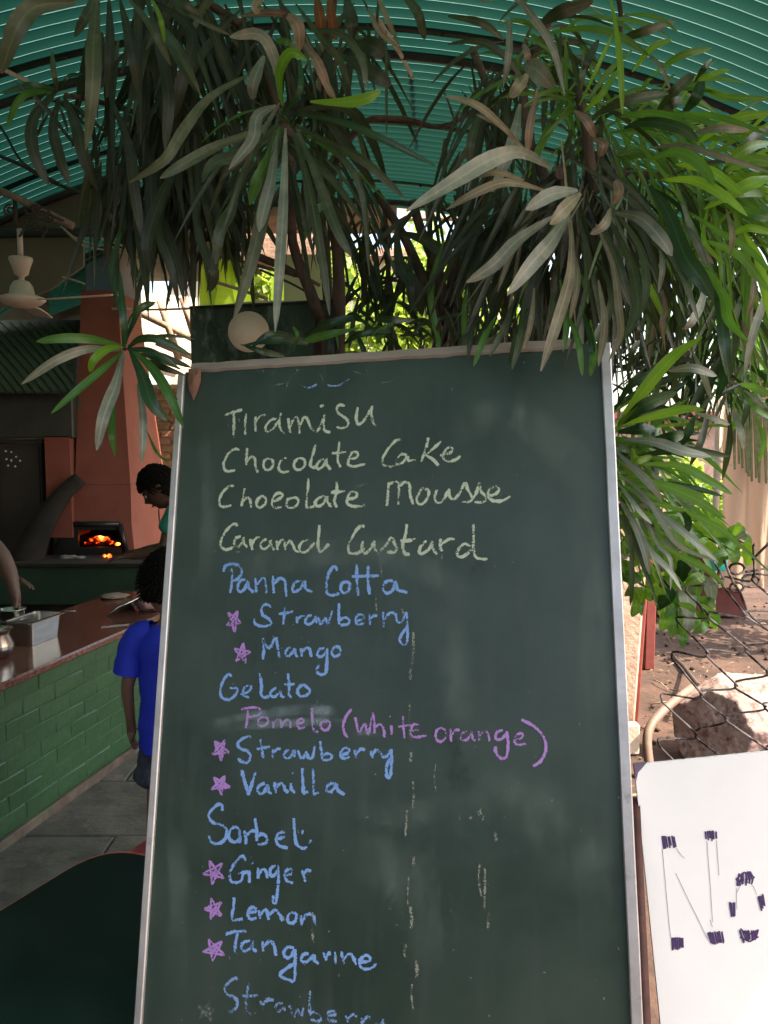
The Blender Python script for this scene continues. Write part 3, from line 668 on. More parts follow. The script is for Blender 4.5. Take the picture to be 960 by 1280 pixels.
for k, az in enumerate((R(-18), R(102), R(222))):
    Mr = Matrix.Rotation(az, 4, 'Z') @ Matrix.Rotation(R(9), 4, 'X')
    z0 = fz(376); b = MB()
    prof = [(fl(26),.02),(fl(40),.022),(fl(48),.055),(fl(90),.065),(fl(128),.06),(fl(134),.045)]
    vs = []
    for x, hw in prof:
        for zz in (-.003,.003):
            vs += [Mr @ V((x,-hw,zz)) + V((0,0,z0)), Mr @ V((x,hw,zz)) + V((0,0,z0))]
    fs = []
    for i in range(len(prof)-1):
        a = i*4; c4 = a+4
        fs += [(a,a+1,c4+1,c4),(a+2,c4+2,c4+3,a+3),(a,c4,c4+2,a+2),(a+1,a+3,c4+3,c4+1)]
    fs += [(0,2,3,1),(len(vs)-4,len(vs)-3,len(vs)-1,len(vs)-2)]
    b.add(vs, fs); b.build('blade', MAT['whitefan'], fan)
# scroll ironwork truss
tr_ = thing('scroll_bracket', 'rusty iron bracket with scrollwork holding up the fan', 'bracket', P(40,265,4.9)); TO = tr_.location.copy()
MB().tube([P(-15,232,4.88)-TO, P(20,247,4.9)-TO, P(92,283,4.95)-TO], .022, 8).build('diagonal_pipe', MAT['pipe_rust'], tr_)
MB().tube([P(19,248,4.9)-TO, P(19,275,4.9)-TO, P(26,292,4.9)-TO], .014, 8).build('hanger_bar', MAT['iron'], tr_)
def scroll(px, py, r0, turns, a0, sgn=1):
    pts = []
    for i in range(26):
        t_ = i/25; a = a0+sgn*t_*turns*2*math.pi; r_ = r0*(1-.8*t_)
        pts.append(P(px+r_*math.cos(a), py-r_*math.sin(a), 4.88)-TO)
    MB().tube(pts, .006, 6).build('scroll', MAT['iron'], tr_)
scroll(12,263,8,1.6,1.2); scroll(36,276,9,1.6,2.2,-1); scroll(52,268,10,1.5,.5); scroll(44,262,7,1.4,3,-1); scroll(62,272,7,1.5,1.6,1); scroll(54,286,6,1.2,4)
for pts in ([(24,296),(34,284),(48,288)], [(48,284),(54,294),(52,297)], [(30,262),(40,272),(50,285)], [(60,262),(66,270),(80,276)]):
    MB().tube(catmull([P(a,b,4.88)-TO for a,b in pts], 8), .006, 6).build('scroll', MAT['iron'], tr_)
# white wires from bracket to the column
for i, pts in enumerate((((76,283),(100,300),(140,309),(175,318)), ((80,287),(105,307),(142,314),(180,322)), ((116,290),(130,300),(150,306),(180,325)), ((78,346),(92,350),(106,355)))):
    tag(MB().tube(catmull([P(a,b,5.1) for a,b in pts], 16), .006, 5).build('sagging_wire', MAT['wire']),
        ['pale wire sagging from the iron bracket, upper of the long pair','pale wire sagging from the iron bracket, lower of the long pair','pale wire running steeply past the green column head','short pale wire crossing the small green corrugated panel'][i], 'wire')
# ================================================================ BACKGROUND BEYOND THE BOARD
t = thing('brick_wall', 'sunlit orange brick wall seen between the oven and the chalkboard', 'wall', (-2.35,9.0,0))
bw = P(196,0,9.0).x+2.35
MB().box((bw-.6,.02,0),(1.4,.2,2.25)).build('mortar_wall', MAT['palejoint'], t)
mev = []
for k in range(3):
    b = MB().box((0,-.012,0),(.20,.03,.062)); me = b.mesh('brick'); bm = bmesh.new(); bm.from_mesh(me); bmesh.ops.bevel(bm, geom=list(bm.edges), offset=.006, segments=1, affect='EDGES'); bm.to_mesh(me); bm.free(); me.materials.append(MAT['redbrick']); mev.append(me)
rnd = random.Random(2)
for r_ in range(17):
    for k in range(7):
        o = link('brick', rnd.choice(mev), None, t); o.location = (bw-.5+k*.22+(.11 if r_ % 2 else 0), rnd.uniform(-.004,.004), .90+r_*.078)
t = thing('lean_to_roof', 'peach coloured sheet roof edge with pale rafters, sunlit, behind the plants', 'roof', (-2.2,9.4,2.2)); TO = t.location.copy()
q = [P(150,455,9.4),P(250,480,9.4),P(245,372,9.9),P(150,362,9.9)]
MB().hexa([p-TO for p in q],[p-TO+V((0,.05,0)) for p in q]).build('sheet', MAT['cream'], t)
for pts in (((196,428),(244,448)),((176,392),(244,425)),((200,376),(224,450)),((228,372),(243,420))):
    MB().tube([P(a,b,9.3)-TO for a,b in pts], .05, 4).build('rafter', MAT['peachwall'], t)
t = thing('cream_building', 'cream walled building in full sun far behind the chalkboard', 'building', (0,12.5,0))
MB().box((-3.2,0,0),(2.0,.3,4.3)).build('wall', MAT['cream'], t)
MB().box((-3.3,-.3,4.303),(2.1,.6,4.42)).build('roof', MAT['peachwall'], t)
MB().box((-1.9,-.02,.9),(-1.0,.0,2.2)).build('window', MAT['soot_and_dark'], t); MB().box((.6,-.02,.9),(1.5,.0,2.2)).build('window', MAT['soot_and_dark'], t)
# pale green panel and peach soffit
a = P(355,385,6.9); b = P(408,318,6.9)
t = MB().box((a.x,6.9,a.z-.4),(b.x,6.93,b.z)); tag(t.build('pale_green_panel', MAT['palegreen']), 'pale green sheet panel standing behind the left plant stems', 'panel')
a = P(300,325,7.2); b = P(410,280,7.2)
tag(MB().box((a.x,7.2,a.z),(b.x,7.5,b.z)).build('wooden_fascia', MAT['peachwall']), 'pinkish wooden fascia board high behind the left plant stems', 'board')
# beam with light edge below the roof end
a = P(500,268,7.0); b = P(640,260,7.0)
tag(MB().box((a.x,7.0,a.z-.03),(b.x,7.1,b.z+.05)).build('roof_end_beam', MAT['palejoint']), 'sunlit pale beam across the far end of the green roof', 'beam')
for i, (pts, Yd, r_, m_, lab) in enumerate((
    (((140,386),(200,387),(260,384),(330,377),(400,378),(470,371)), 4.2, .006, 'wire', 'pale taut wire running level just above the small dark green board'),
    (((262,315),(300,326),(345,338),(380,347),(400,357)), 4.6, .010, 'bark', 'thin woody runner sloping behind the left plant stems'),
    (((268,352),(300,362),(335,374)), 4.6, .009, 'pipe_rust', 'greyish sloping rod crossing the bright banana leaf'),
    (((325,337),(365,355),(400,375)), 4.4, .006, 'black', 'thin black cable sloping over the pale green panel'))):
    tag(MB().tube(catmull([P(a,b,Yd) for a,b in pts], 14), r_, 6).build(['taut_wire','woody_runner','rod','cable'][i], MAT[m_]), lab, ['wire','stem','rod','cable'][i])
# banana plant
def broadleaf_strip(mb, base, mid, tip, wv, side):
    pts = catmull([base, mid, tip], 12)
    vs = []
    for i, p in enumerate(pts):
        u = i/12; h = wv*(math.sin(math.pi*min(1, u*.92+.07))**.6)*.5
        vs += [p-side*h+V((0,-.03*h/wv,0)), p, p+side*h+V((0,-.03*h/wv,0))]
    mb.add(vs, [(i*3+k, i*3+k+1, i*3+3+k+1, i*3+3+k) for i in range(12) for k in (0,1)], True)
bp = thing('banana_plant', 'banana plant with bright yellow green backlit leaves behind the left plant', 'plant', (-1.5,8.2,0)); BO = bp.location.copy()
MB().tube(catmull([V((0,0,0)), V((.03,0,1.2)), V((.0,0,2.3))], 8), [.12,.12,.11,.1,.1,.09,.08,.07,.06], 10).build('stem', MAT['bushleaf'], bp)
for pts, wv in ((((282,400),(284,340),(276,280)),.42),(((305,395),(302,330),(296,275)),.22),(((258,400),(262,345),(268,300)),.18),(((345,405),(352,345),(330,300)),.2),(((380,400),(392,340),(398,290)),.3)):
    mb = MB(); q = [P(a,b,8.0)-BO for a,b in pts]; broadleaf_strip(mb, q[0], q[1], q[2], wv, V((1,0,0))); mb.build('leaf', MAT['banana'], bp)
# background bushes: small leaf faces
def bush(name, label, cen, rad, n, m, size=.06, seed=0, cat='bush'):
    rnd = random.Random(seed); t = thing(name, label, cat, (cen[0],cen[1],0)); mb = MB()
    cl = [V((rnd.gauss(0,.45)*rad[0], rnd.gauss(0,.45)*rad[1], cen[2]+rnd.gauss(0,.45)*rad[2])) for _ in range(22)]
    for i in range(n):
        c = rnd.choice(cl) + V((rnd.gauss(0,.16)*rad[0], rnd.gauss(0,.16)*rad[1], rnd.gauss(0,.16)*rad[2]))
        d = V((rnd.uniform(-1,1), rnd.uniform(-1,1), rnd.uniform(-1,.6))).normalized()*size*rnd.uniform(.6,1.3)
        s = d.cross(V((rnd.uniform(-1,1), rnd.uniform(-1,1), rnd.uniform(-1,1)))).normalized()*d.length*.32
        mb.add([c, c+d*.5+s, c+d, c+d*.5-s], [(0,1,2,3)])
    f = mb.build('foliage', MAT[m], t); f['kind'] = 'stuff'
    b = MB()
    for k in range(5):
        e = cl[k]; b.tube(catmull([V((0,0,0)), V((e.x*.4,e.y*.4,e.z*.55)), e], 6), [.03,.026,.022,.018,.014,.01,.006], 6)
    b.build('branches', MAT['bark'], t)
    return t
bush('leafy_bush', 'tall yellow green bush directly behind the small dark stained board', (-.75,8.6,2.9), (.75,.4,.85), 2600, 'bushleaf', .11, 11)
bush('leafy_bush', 'sunlit yellow green foliage high behind the tangled plant trunks', (.35,8.4,3.0), (.6,.4,.8), 2400, 'bushleaf', .11, 12)
bush('leafy_bush', 'yellow green leafy bush in sun behind the middle of the chalkboard top', (.25,9.6,2.7), (.8,.6,1.1), 2600, 'bushleaf', .10, 1)
bush('leafy_bush', 'sunlit bush between the banana plant and the middle stems', (-.9,10.2,2.6), (.7,.5,1.2), 2200, 'bushleaf', .10, 2)
bush('leafy_bush', 'low yellow green bush beside the peach curtain', (3.5,9.5,.9), (.8,.5,.7), 2600, 'bushleaf', .10, 3)
bush('dark_tree', 'dark leafy tree mass at the right edge behind the hanging plant', (3.35,6.2,2.35), (.9,.8,.75), 5200, 'green', .10, 4, 'tree')
bush('leafy_bush', 'bush with yellowing leaves behind the right plant roots', (1.25,8.2,2.6), (.5,.5,.7), 1500, 'bushleaf', .08, 5)
# small dark stained board behind the chalkboard
t = thing('stained_board', 'small dark green stained board with a wire along its top behind the chalkboard', 'board', P(340,420,2.5)); TO = t.location.copy()
q = [P(240,480,2.45),P(418,473,2.34),P(416,376,2.34),P(237,384,2.45)]
MB().hexa([p-TO for p in q],[p-TO+V((0,.015,0)) for p in q]).build('panel', MAT['stainboard'], t)
MB().tube([P(237,384,2.44)-TO, P(330,380,2.38)-TO, P(416,375.5,2.33)-TO], .0035, 6).build('edge_wire', MAT['black'], t)
dc = P(311,415,2.30)
t = MB().lathe([(0,-.006),(.052,-.005),(.056,-.001),(.056,.006),(0,.008)], dc, 40, axis=V((.1,-1,.1)))
tag(t.build('wooden_disc', MAT['discbeige']), 'round beige disc between the chalkboard top and the small dark board', 'disc')

# ================================================================ RIGHT SIDE YARD
# plastered end wall close behind the board
t = thing('plaster_pillar', 'peach plastered wall end with a red painted edge, right of the chalkboard', 'wall', G(785,945)); TO = t.location.copy()
xa, xb = P(745,940,4.4).x, P(792,940,4.4).x; zt = P(0,640,4.4).z
m = MB(); rnd = random.Random(8)
bb = [V((xa,4.4,0)),V((xb,4.4,0)),V((xb,5.1,0)),V((xa,5.1,0))]; tt = [V((xa,4.4,zt)),V((P(812,700,4.4).x,4.4,zt)),V((P(812,700,4.4).x,5.1,zt)),V((xa,5.1,zt))]
MB().hexa([p-TO for p in bb],[p-TO for p in tt]).build('plaster_face', MAT['peachwall'], t, bevel=.012)
bb = [V((xb+.004,4.5,0)),V((xb+.05,4.5,0)),V((xb+.05,5.15,0)),V((xb+.004,5.15,0))]; x2 = P(812,700,4.4).x; tt = [V((x2+.004,4.5,zt)),V((x2+.05,4.5,zt)),V((x2+.05,5.15,zt)),V((x2+.004,5.15,zt))]
MB().hexa([p-TO for p in bb],[p-TO for p in tt]).build('red_edge', MAT['redpost'], t, bevel=.006)
c = G(790,950); m = MB().box((-.04,-.03,0),(.03,.03,.16), Matrix.Translation((c.x+.03,c.y+.1,0)))
tag(m.build('pale_block', MAT['palejoint'], None, bevel=.006), 'small pale stone block at the foot of the peach wall end', 'block')
c = G(811,835)
m = MB().box((-.035,-.05,0),(.035,.05,1.0), Matrix.Translation((c.x-.01,c.y,0)))
tag(m.build('red_post', MAT['redpost'], None, bevel=.006), 'short red painted post behind the peach wall end', 'post')
# red planter at right with pale shrub behind
c = G(880,772); t = thing('red_planter', 'large dark red concrete planter with a sloping right side, behind the wire fence', 'planter', c)
x0 = -.42; 
MB().hexa([(x0,0,0),(.42,0,0),(.42,.5,0),(x0,.5,0)],[(x0,0,.62),(.20,0,.62),(.20,.5,.62),(x0,.5,.62)]).build('planter_box', MAT['planterred'], t, bevel=.015)
MB().box((x0+.05,.05,.621),(.16,.45,.64)).build('soil', MAT['dirt'], t)
t2 = thing('potted_plant', 'green plant growing up from the dark red planter', 'plant', (c.x-.1,c.y+.25,.64))
c = G(868,700); t = thing('red_flowerpot', 'stack-rimmed red flowerpot seen through the strap leaves', 'pot', (c.x,c.y,0))
for zz in (0,):
    MB().lathe([(0,0),(.17,0),(.22,.8),(.25,.8),(.25,.9),(.20,.9),(.19,.8)], (0,0,.25), 24).build('pot_body', MAT['redpost'], t)
MB().box((-.25,-.25,0),(.25,.25,.248)).build('pot_stand', MAT['planterred'], t)
p = P(897,700,6.6); tag(MB().lathe([(0,-.08),(.07,-.08),(.08,.08),(.07,.08),(.06,-.07)], p, 16).build('turquoise_pot', MAT['teal']), 'small turquoise pot half hidden by leaves above the red planter', 'pot')
# curtain
t = thing('peach_curtain', 'translucent peach plastic curtain hanging at the right edge, ragged dark fringe on top', 'curtain', (0,0,0))
mb = MB(); nx = 40; nz = 14; vs = []
xa, xb = P(903,600,7.2).x, P(1120,600,7.2).x; za, zb = P(0,735,7.2).z, P(0,430,7.2).z
for j in range(nz+1):
    for i in range(nx+1):
        x = xa+(xb-xa)*i/nx; z = za+(zb-za)*j/nz
        vs.append((x + .02*math.sin(j*.5+i), 7.2+.045*math.sin(i*1.15+.3*math.sin(j*.4))+.02*mnoise.noise(V((x*3,z*2,0))), z))
mb.add(vs, [(j*(nx+1)+i, j*(nx+1)+i+1, (j+1)*(nx+1)+i+1, (j+1)*(nx+1)+i) for j in range(nz) for i in range(nx)], True)
mb.build('sheet', MAT['curtain'], t)
mb = MB(); rnd = random.Random(3)
for i in range(24):
    px = 918+i*4.2+rnd.uniform(-1,1); p = P(px, 500, 7.05); q = P(px+rnd.uniform(-2,4), 578+rnd.random()*24+i*.6, 7.05)
    hw = .016; mb.hexa([p+V((-hw,0,0)),p+V((hw,0,0)),p+V((hw,.01,0)),p+V((-hw,.01,0))],[q+V((-hw*.5,0,0)),q+V((hw*.5,0,0)),q+V((hw*.5,.01,0)),q+V((-hw*.5,.01,0))])
mb.build('dry_fringe', MAT['olive'], t)
MB().tube([(xa-.1,7.2,zb+.02),(xb,7.2,zb+.02)], .02, 8).build('curtain_rail', MAT['iron'], t)
MB().tube([(xa-.05,7.2,0),(xa-.05,7.2,zb+.2)], .03, 8).build('curtain_post', MAT['palejoint'], t)
t = thing('peach_house', 'peach coloured house wall in sun far behind the right strap leaves', 'house', (4.2,14,0))
MB().box((-2.2,0,0),(3.0,.3,2.0)).build('wall', MAT['peachwall'], t)
MB().box((-2.4,-.3,2.003),(3.2,.6,2.12)).build('roof', MAT['redpost'], t)
MB().box((-.6,-.02,.3),(.2,0,1.6)).build('door', MAT['redwood'], t)
# rock
c = G(925,975)
rk = MB(); bmr = bmesh.new(); bmesh.ops.create_icosphere(bmr, subdivisions=6, radius=1)
vs = []
PL = [((-.86,-.5,.08),.66),((-.55,.3,.78),.80),((.15,-.78,.60),.72),((.05,-.98,-.1),.78),((0,.1,1),.74),((.95,-.25,.1),.86),((.6,-.3,.74),.84),((-.2,.98,.1),.8),((-.45,-.35,.83),.86)]
PL = [(V(n_).normalized(), d_) for n_, d_ in PL]
for v in bmr.verts:
    d = v.co.normalized(); q = d.copy()
    for n_, d_ in PL:
        e = q.dot(n_)
        if e > d_: q = q*(d_/e)
    k = 1 + .035*mnoise.fractal(d*2.2+V((4,1,2)), 1, 2, 5) + .016*mnoise.fractal(d*11, 1, 2, 4)
    vs.append((q.x*.36*k, q.y*.30*k, .20+q.z*.31*k))
rk.add(vs, [tuple(v.index for v in f.verts) for f in bmr.faces], True); bmr.free()
ro = rk.build('rock', MAT['rock']); ro.location = (c.x+.12, c.y+.24, -.01); ro.rotation_euler.z = R(6)
tag(ro, 'big rough pinkish grey boulder on red earth behind the chain link fence', 'rock')
# bent PVC pipe, twigs
pts = catmull([P(812,952,3.9)-V((0,0,.03)), P(809,925,3.95), P(815,905,4.0), P(834,884,4.1), P(865,860,4.3)], 18)
tag(MB().tube(pts, .023, 12).build('bent_pipe', MAT['pvc']), 'dusty bent plastic pipe rising from the earth beside the boulder', 'pipe')
tag(MB().tube([G(840,822)+V((0,0,.02)), G(856,840)+V((0,0,.03)), P(872,856,4.7)], .014, 6).build('dark_stick', MAT['iron']), 'dark stick lying on the earth above the bent pipe', 'stick')
rnd = random.Random(12)
for k,(px,py) in enumerate(((835,800),(848,868),(830,882),(852,790),(838,900),(826,858))):
    c = G(px,py); a = rnd.random()*3; L = .06+rnd.random()*.08
    tag(MB().tube([c+V((-L*math.cos(a),-L*math.sin(a),.01)), c+V((0,0,.025)), c+V((L*math.cos(a),L*math.sin(a),.012))], .004, 5).build('dry_twig', MAT['tan']),
        'thin dry twig lying on the bare red earth', 'twig', 'dry twigs on the red earth')
# chain link fence, sagging, near
fn = thing('chain_link_fence', 'rusty sagging chain link fence with curled wire ends in front of the boulder', 'fence', P(910,830,1.9)); FO2 = fn.location.copy()
LB = [(917,690),(882,728),(866,764),(868,800),(858,842),(850,886),(845,930),(846,985)]
lb_ = catmull([V((a,b,0)) for a,b in LB], 28)
def fp(u, v):
    """u across in cells, v 0..1 down"""
    i = min(v*28, 27.999); k = int(i); q = lb_[k].lerp(lb_[k+1], i-k)
    px = q.x + u*44 + 3*math.sin(v*9+u*2.1); py = q.y + u*(-15 + 8*math.sin(v*3+.5)) - 4*math.sin(u*1.7+v*5) 
    return P(px, py, 1.9 + .02*math.sin(u*2+v*8) - u*.03)
NV = 6
for s in range(6):
    pts = []
    for j in range(NV*2+1):
        v = (j + (j % 2))/(NV*2); off = .5 if j % 2 else -.5
        c = fp(s+off*1.04+.0, v); dz = .006 if (j % 2) else -.006
        # rounded knuckle: three points
        for t_ in (-.016, 0, .016):
            vv = max(0, min(1, v+t_)); sh_ = (off*1.04)*(1 if t_ == 0 else .86)
            q = fp(s+sh_, vv); q.y += dz*(1 if t_ >= 0 else -1)
            pts.append(q-FO2)
    pts = catmull(pts, len(pts)*3)
    MB().tube(pts, .0026, 6).build('wire', MAT['wirefence'], fn)
for (px,py,r_) in ((921,711,8),(938,726,9),(921,734,7)):
    pts = [P(px+r_*math.cos(a)*(1.2), py-r_*math.sin(a)*.85, 1.86+.004*a)-FO2 for a in [i*.35 for i in range(22)]]
    MB().tube(pts, .003, 6).build('curled_end', MAT['wirefence'], fn)
for pts in (((905,700),(915,725),(926,742),(935,765),(955,785)), ((940,700),(950,690),(962,678)), ((932,715),(950,712),(965,708))):
    MB().tube(catmull([P(a,b,1.85)-FO2 for a,b in pts], 10), .003, 6).build('loose_end', MAT['wirefence'], fn)
rx = fp(7,0)
for v in (0.0,):
    MB().tube([V((fp(7.3,0).x,fp(7.3,0).y,0))-FO2, fp(7.3,0)+V((0,0,.3))-FO2], .02, 8).build('fence_post', MAT['iron'], fn)

# ================================================================ CHALKBOARD
def camp(px, py, D): return EYE + (FW + RT*((px-480)/FPX) + UP*((640-py)/FPX))*D
TLp, TRp = camp(224,468,1.81), camp(763,430,1.623)
updir = (RT*60 + UP*4838 + FW*1030).normalized()
e1 = (TRp-TLp).normalized(); e2 = (updir - e1*updir.dot(e1)).normalized(); e3 = e1.cross(e2)      # e3 towards the viewer
if e3.y > 0: e3 = -e3
W = (TRp-TLp).length; LEN = TLp.z/e2.z + .0
BM = Matrix(((e1.x,e2.x,e3.x,TLp.x),(e1.y,e2.y,e3.y,TLp.y),(e1.z,e2.z,e3.z,TLp.z),(0,0,0,1)))
BMi = BM.inverted()
def bxy(px, py):
    d = FW + RT*((px-480)/FPX) + UP*((640-py)/FPX)
    t_ = (TLp-EYE).dot(e3)/d.dot(e3); q = BMi @ (EYE + d*t_)
    return q.x, q.y
board = thing('chalkboard', 'tall green chalkboard menu in a worn metal frame, leaning back, chalked dessert list', 'chalkboard')
board.matrix_world = BM
FWD = .014
MB().box((FWD,-LEN+.01,-.012),(W-FWD,.004,0)).build('writing_surface', MAT['board'], board)
# frame sides (slightly wavy extrusions), top trim, bottom
def rail(name, xf, y0, y1, m, wv=.021, dep=.008, seed=0, n=24):
    mb = MB(); vs = []
    for i in range(n+1):
        yv = y0+(y1-y0)*i/n; j = .0012*mnoise.noise(V((yv*7, seed, 0))); x = xf
        vs += [(x+j,yv,-.016),(x+wv+j*.6,yv,-.016),(x+wv+j*.6,yv,dep-.002),(x+wv-.002+j*.6,yv,dep),(x+.002+j,yv,dep),(x+j,yv,dep-.002)]
    fs = [(i*6+k, i*6+(k+1)%6, (i+1)*6+(k+1)%6, (i+1)*6+k) for i in range(n) for k in range(6)] + [tuple(reversed(range(6))), tuple(n*6+k for k in range(6))]
    mb.add(vs, fs); o = mb.build(name, MAT[m], board); return o
rail('side_frame', 0, -LEN+.005, -.004, 'alu', wv=.0155, seed=1); rail('side_frame', W-.0195, -LEN+.005, .0, 'alu', wv=.0195, seed=5)
MB().box((.0165,-LEN+.004,-.014),(W-.0215,-LEN+.03,.0065)).build('bottom_frame', MAT['alu'], board)
# torn cloth-like trim along the top
tb = MB(); vs = []; n = 60
for i in range(n+1):
    u = i/n; x = .03+(W*.93-.03)*u
    top = .020 - .006*u + .002*mnoise.noise(V((u*20,0,0))); bot = top-.019-.004*u*0 + .0025*mnoise.noise(V((u*26,4,0)))
    zc = .004+.002*mnoise.noise(V((u*12,9,0)))
    vs += [(x,bot,zc-.002),(x,bot+.004,zc+.003),(x,top,zc+.003),(x,top+.002,-.013),(x,bot,-.013)]
tb.add(vs, [(i*5+k, i*5+(k+1)%5, (i+1)*5+(k+1)%5, (i+1)*5+k) for i in range(n) for k in range(5)]+[tuple(reversed(range(5))), tuple(n*5+k for k in range(5))])
tb.build('top_trim', MAT['woodtrim'], board)
b1 = BMi @ P(800,1010,1.36); b2 = BMi @ P(814,1300,1.30)
q1 = V((*bxy(795,1000),-.04)); q2 = V((*bxy(811,1340),-.03))
MB().tube([q1, q2, q2+(q2-q1)*.6], .013, 4).build('side_batten', MAT['darkwood'], board)
# rusty brown flake pinned at the upper left
dl = thing('dead_leaf', 'dried brown leaf stuck to the upper left corner of the chalkboard', 'leaf')
dl.matrix_world = BM
pts = [(237,462),(252,462),(252,478),(248,490),(243,501),(238,488),(236,475)]
vs = []; q = [bxy(a,b) for a,b in pts]
cx_ = sum(a for a,b in q)/7; cy_ = sum(b for a,b in q)/7
MB().add([(a,b,.003) for a,b in q]+[(a,b,.006+.002*(i%2)) for i,(a,b) in enumerate(q)]+[(cx_,cy_,.013)],
   [(i,(i+1)%7,7+(i+1)%7,7+i) for i in range(7)]+[(7+i,7+(i+1)%7,14) for i in range(7)]).build('blade', MAT['deadleaf'], dl)
# back legs of the easel
for px_ in (.1, W-.1):
    a = V((px_, -.25, -.02)); wpt = BM @ a; foot = V((wpt.x+ .0, wpt.y+.42, .0))
    MB().tube([a, BMi @ foot], .014, 6).build('rear_leg', MAT['woodtrim'], board)

# ---- chalk strokes
LAY = [0]
def stroke(mb, uvs, pts, wpx, seg=None):
    """pts already in photo pixels; ribbon on the board plane"""
    L = sum(math.dist(pts[i], pts[i+1]) for i in range(len(pts)-1)); n = max(4, int(L/3.2))
    n = min(n, 60)
    c = catmull([V((*bxy(*p), 0)) for p in pts], n)
    LAY[0] += 1; z = .0009 + (LAY[0] % 40)*.000035
    b0 = len(mb.v); k = .00170*wpx*.5
    for i, p in enumerate(c):
        t_ = c[min(i+1,n)]-c[max(i-1,0)]; t_.normalize() if t_.length > 0 else None
        s = V((-t_.y,t_.x,0)); ww = k*(1+.42*mnoise.noise(V((p.x*160,p.y*160,LAY[0]*1.7)))) * (.8 if i in (0,n) else 1)
        for q in (-1,-.33,.33,1):
            mb.v.append(tuple(p+s*ww*q+V((0,0,z)))); 
    for i in range(n):
        for q in range(3):
            a = b0+i*4+q; mb.f.append((a, a+1, a+5, a+4)); mb.sm.append(False)
            u0, u1 = i/n, (i+1)/n; uvs += [(u0,q/3),(u0,(q+1)/3),(u1,(q+1)/3),(u1,q/3)]
def lettering(label, m, strokes, off, s, wpx=4.2):
    mb = MB(); uvs = []
    for st in strokes:
        stroke(mb, uvs, [(off[0]+x/s, off[1]+y/s) for x, y in st], wpx)
    me = mb.mesh('chalk_lettering'); uvl = me.uv_layers.new(name='UVMap')
    for i, q in enumerate(uvs): uvl.data[i].uv = q
    o = link('chalk_lettering', me, MAT[m], board); o['label'] = label
    if 'leftover' in label or 'rubbed out' in label or 'flourish' in label: o['kind'] = 'stuff'
    return o
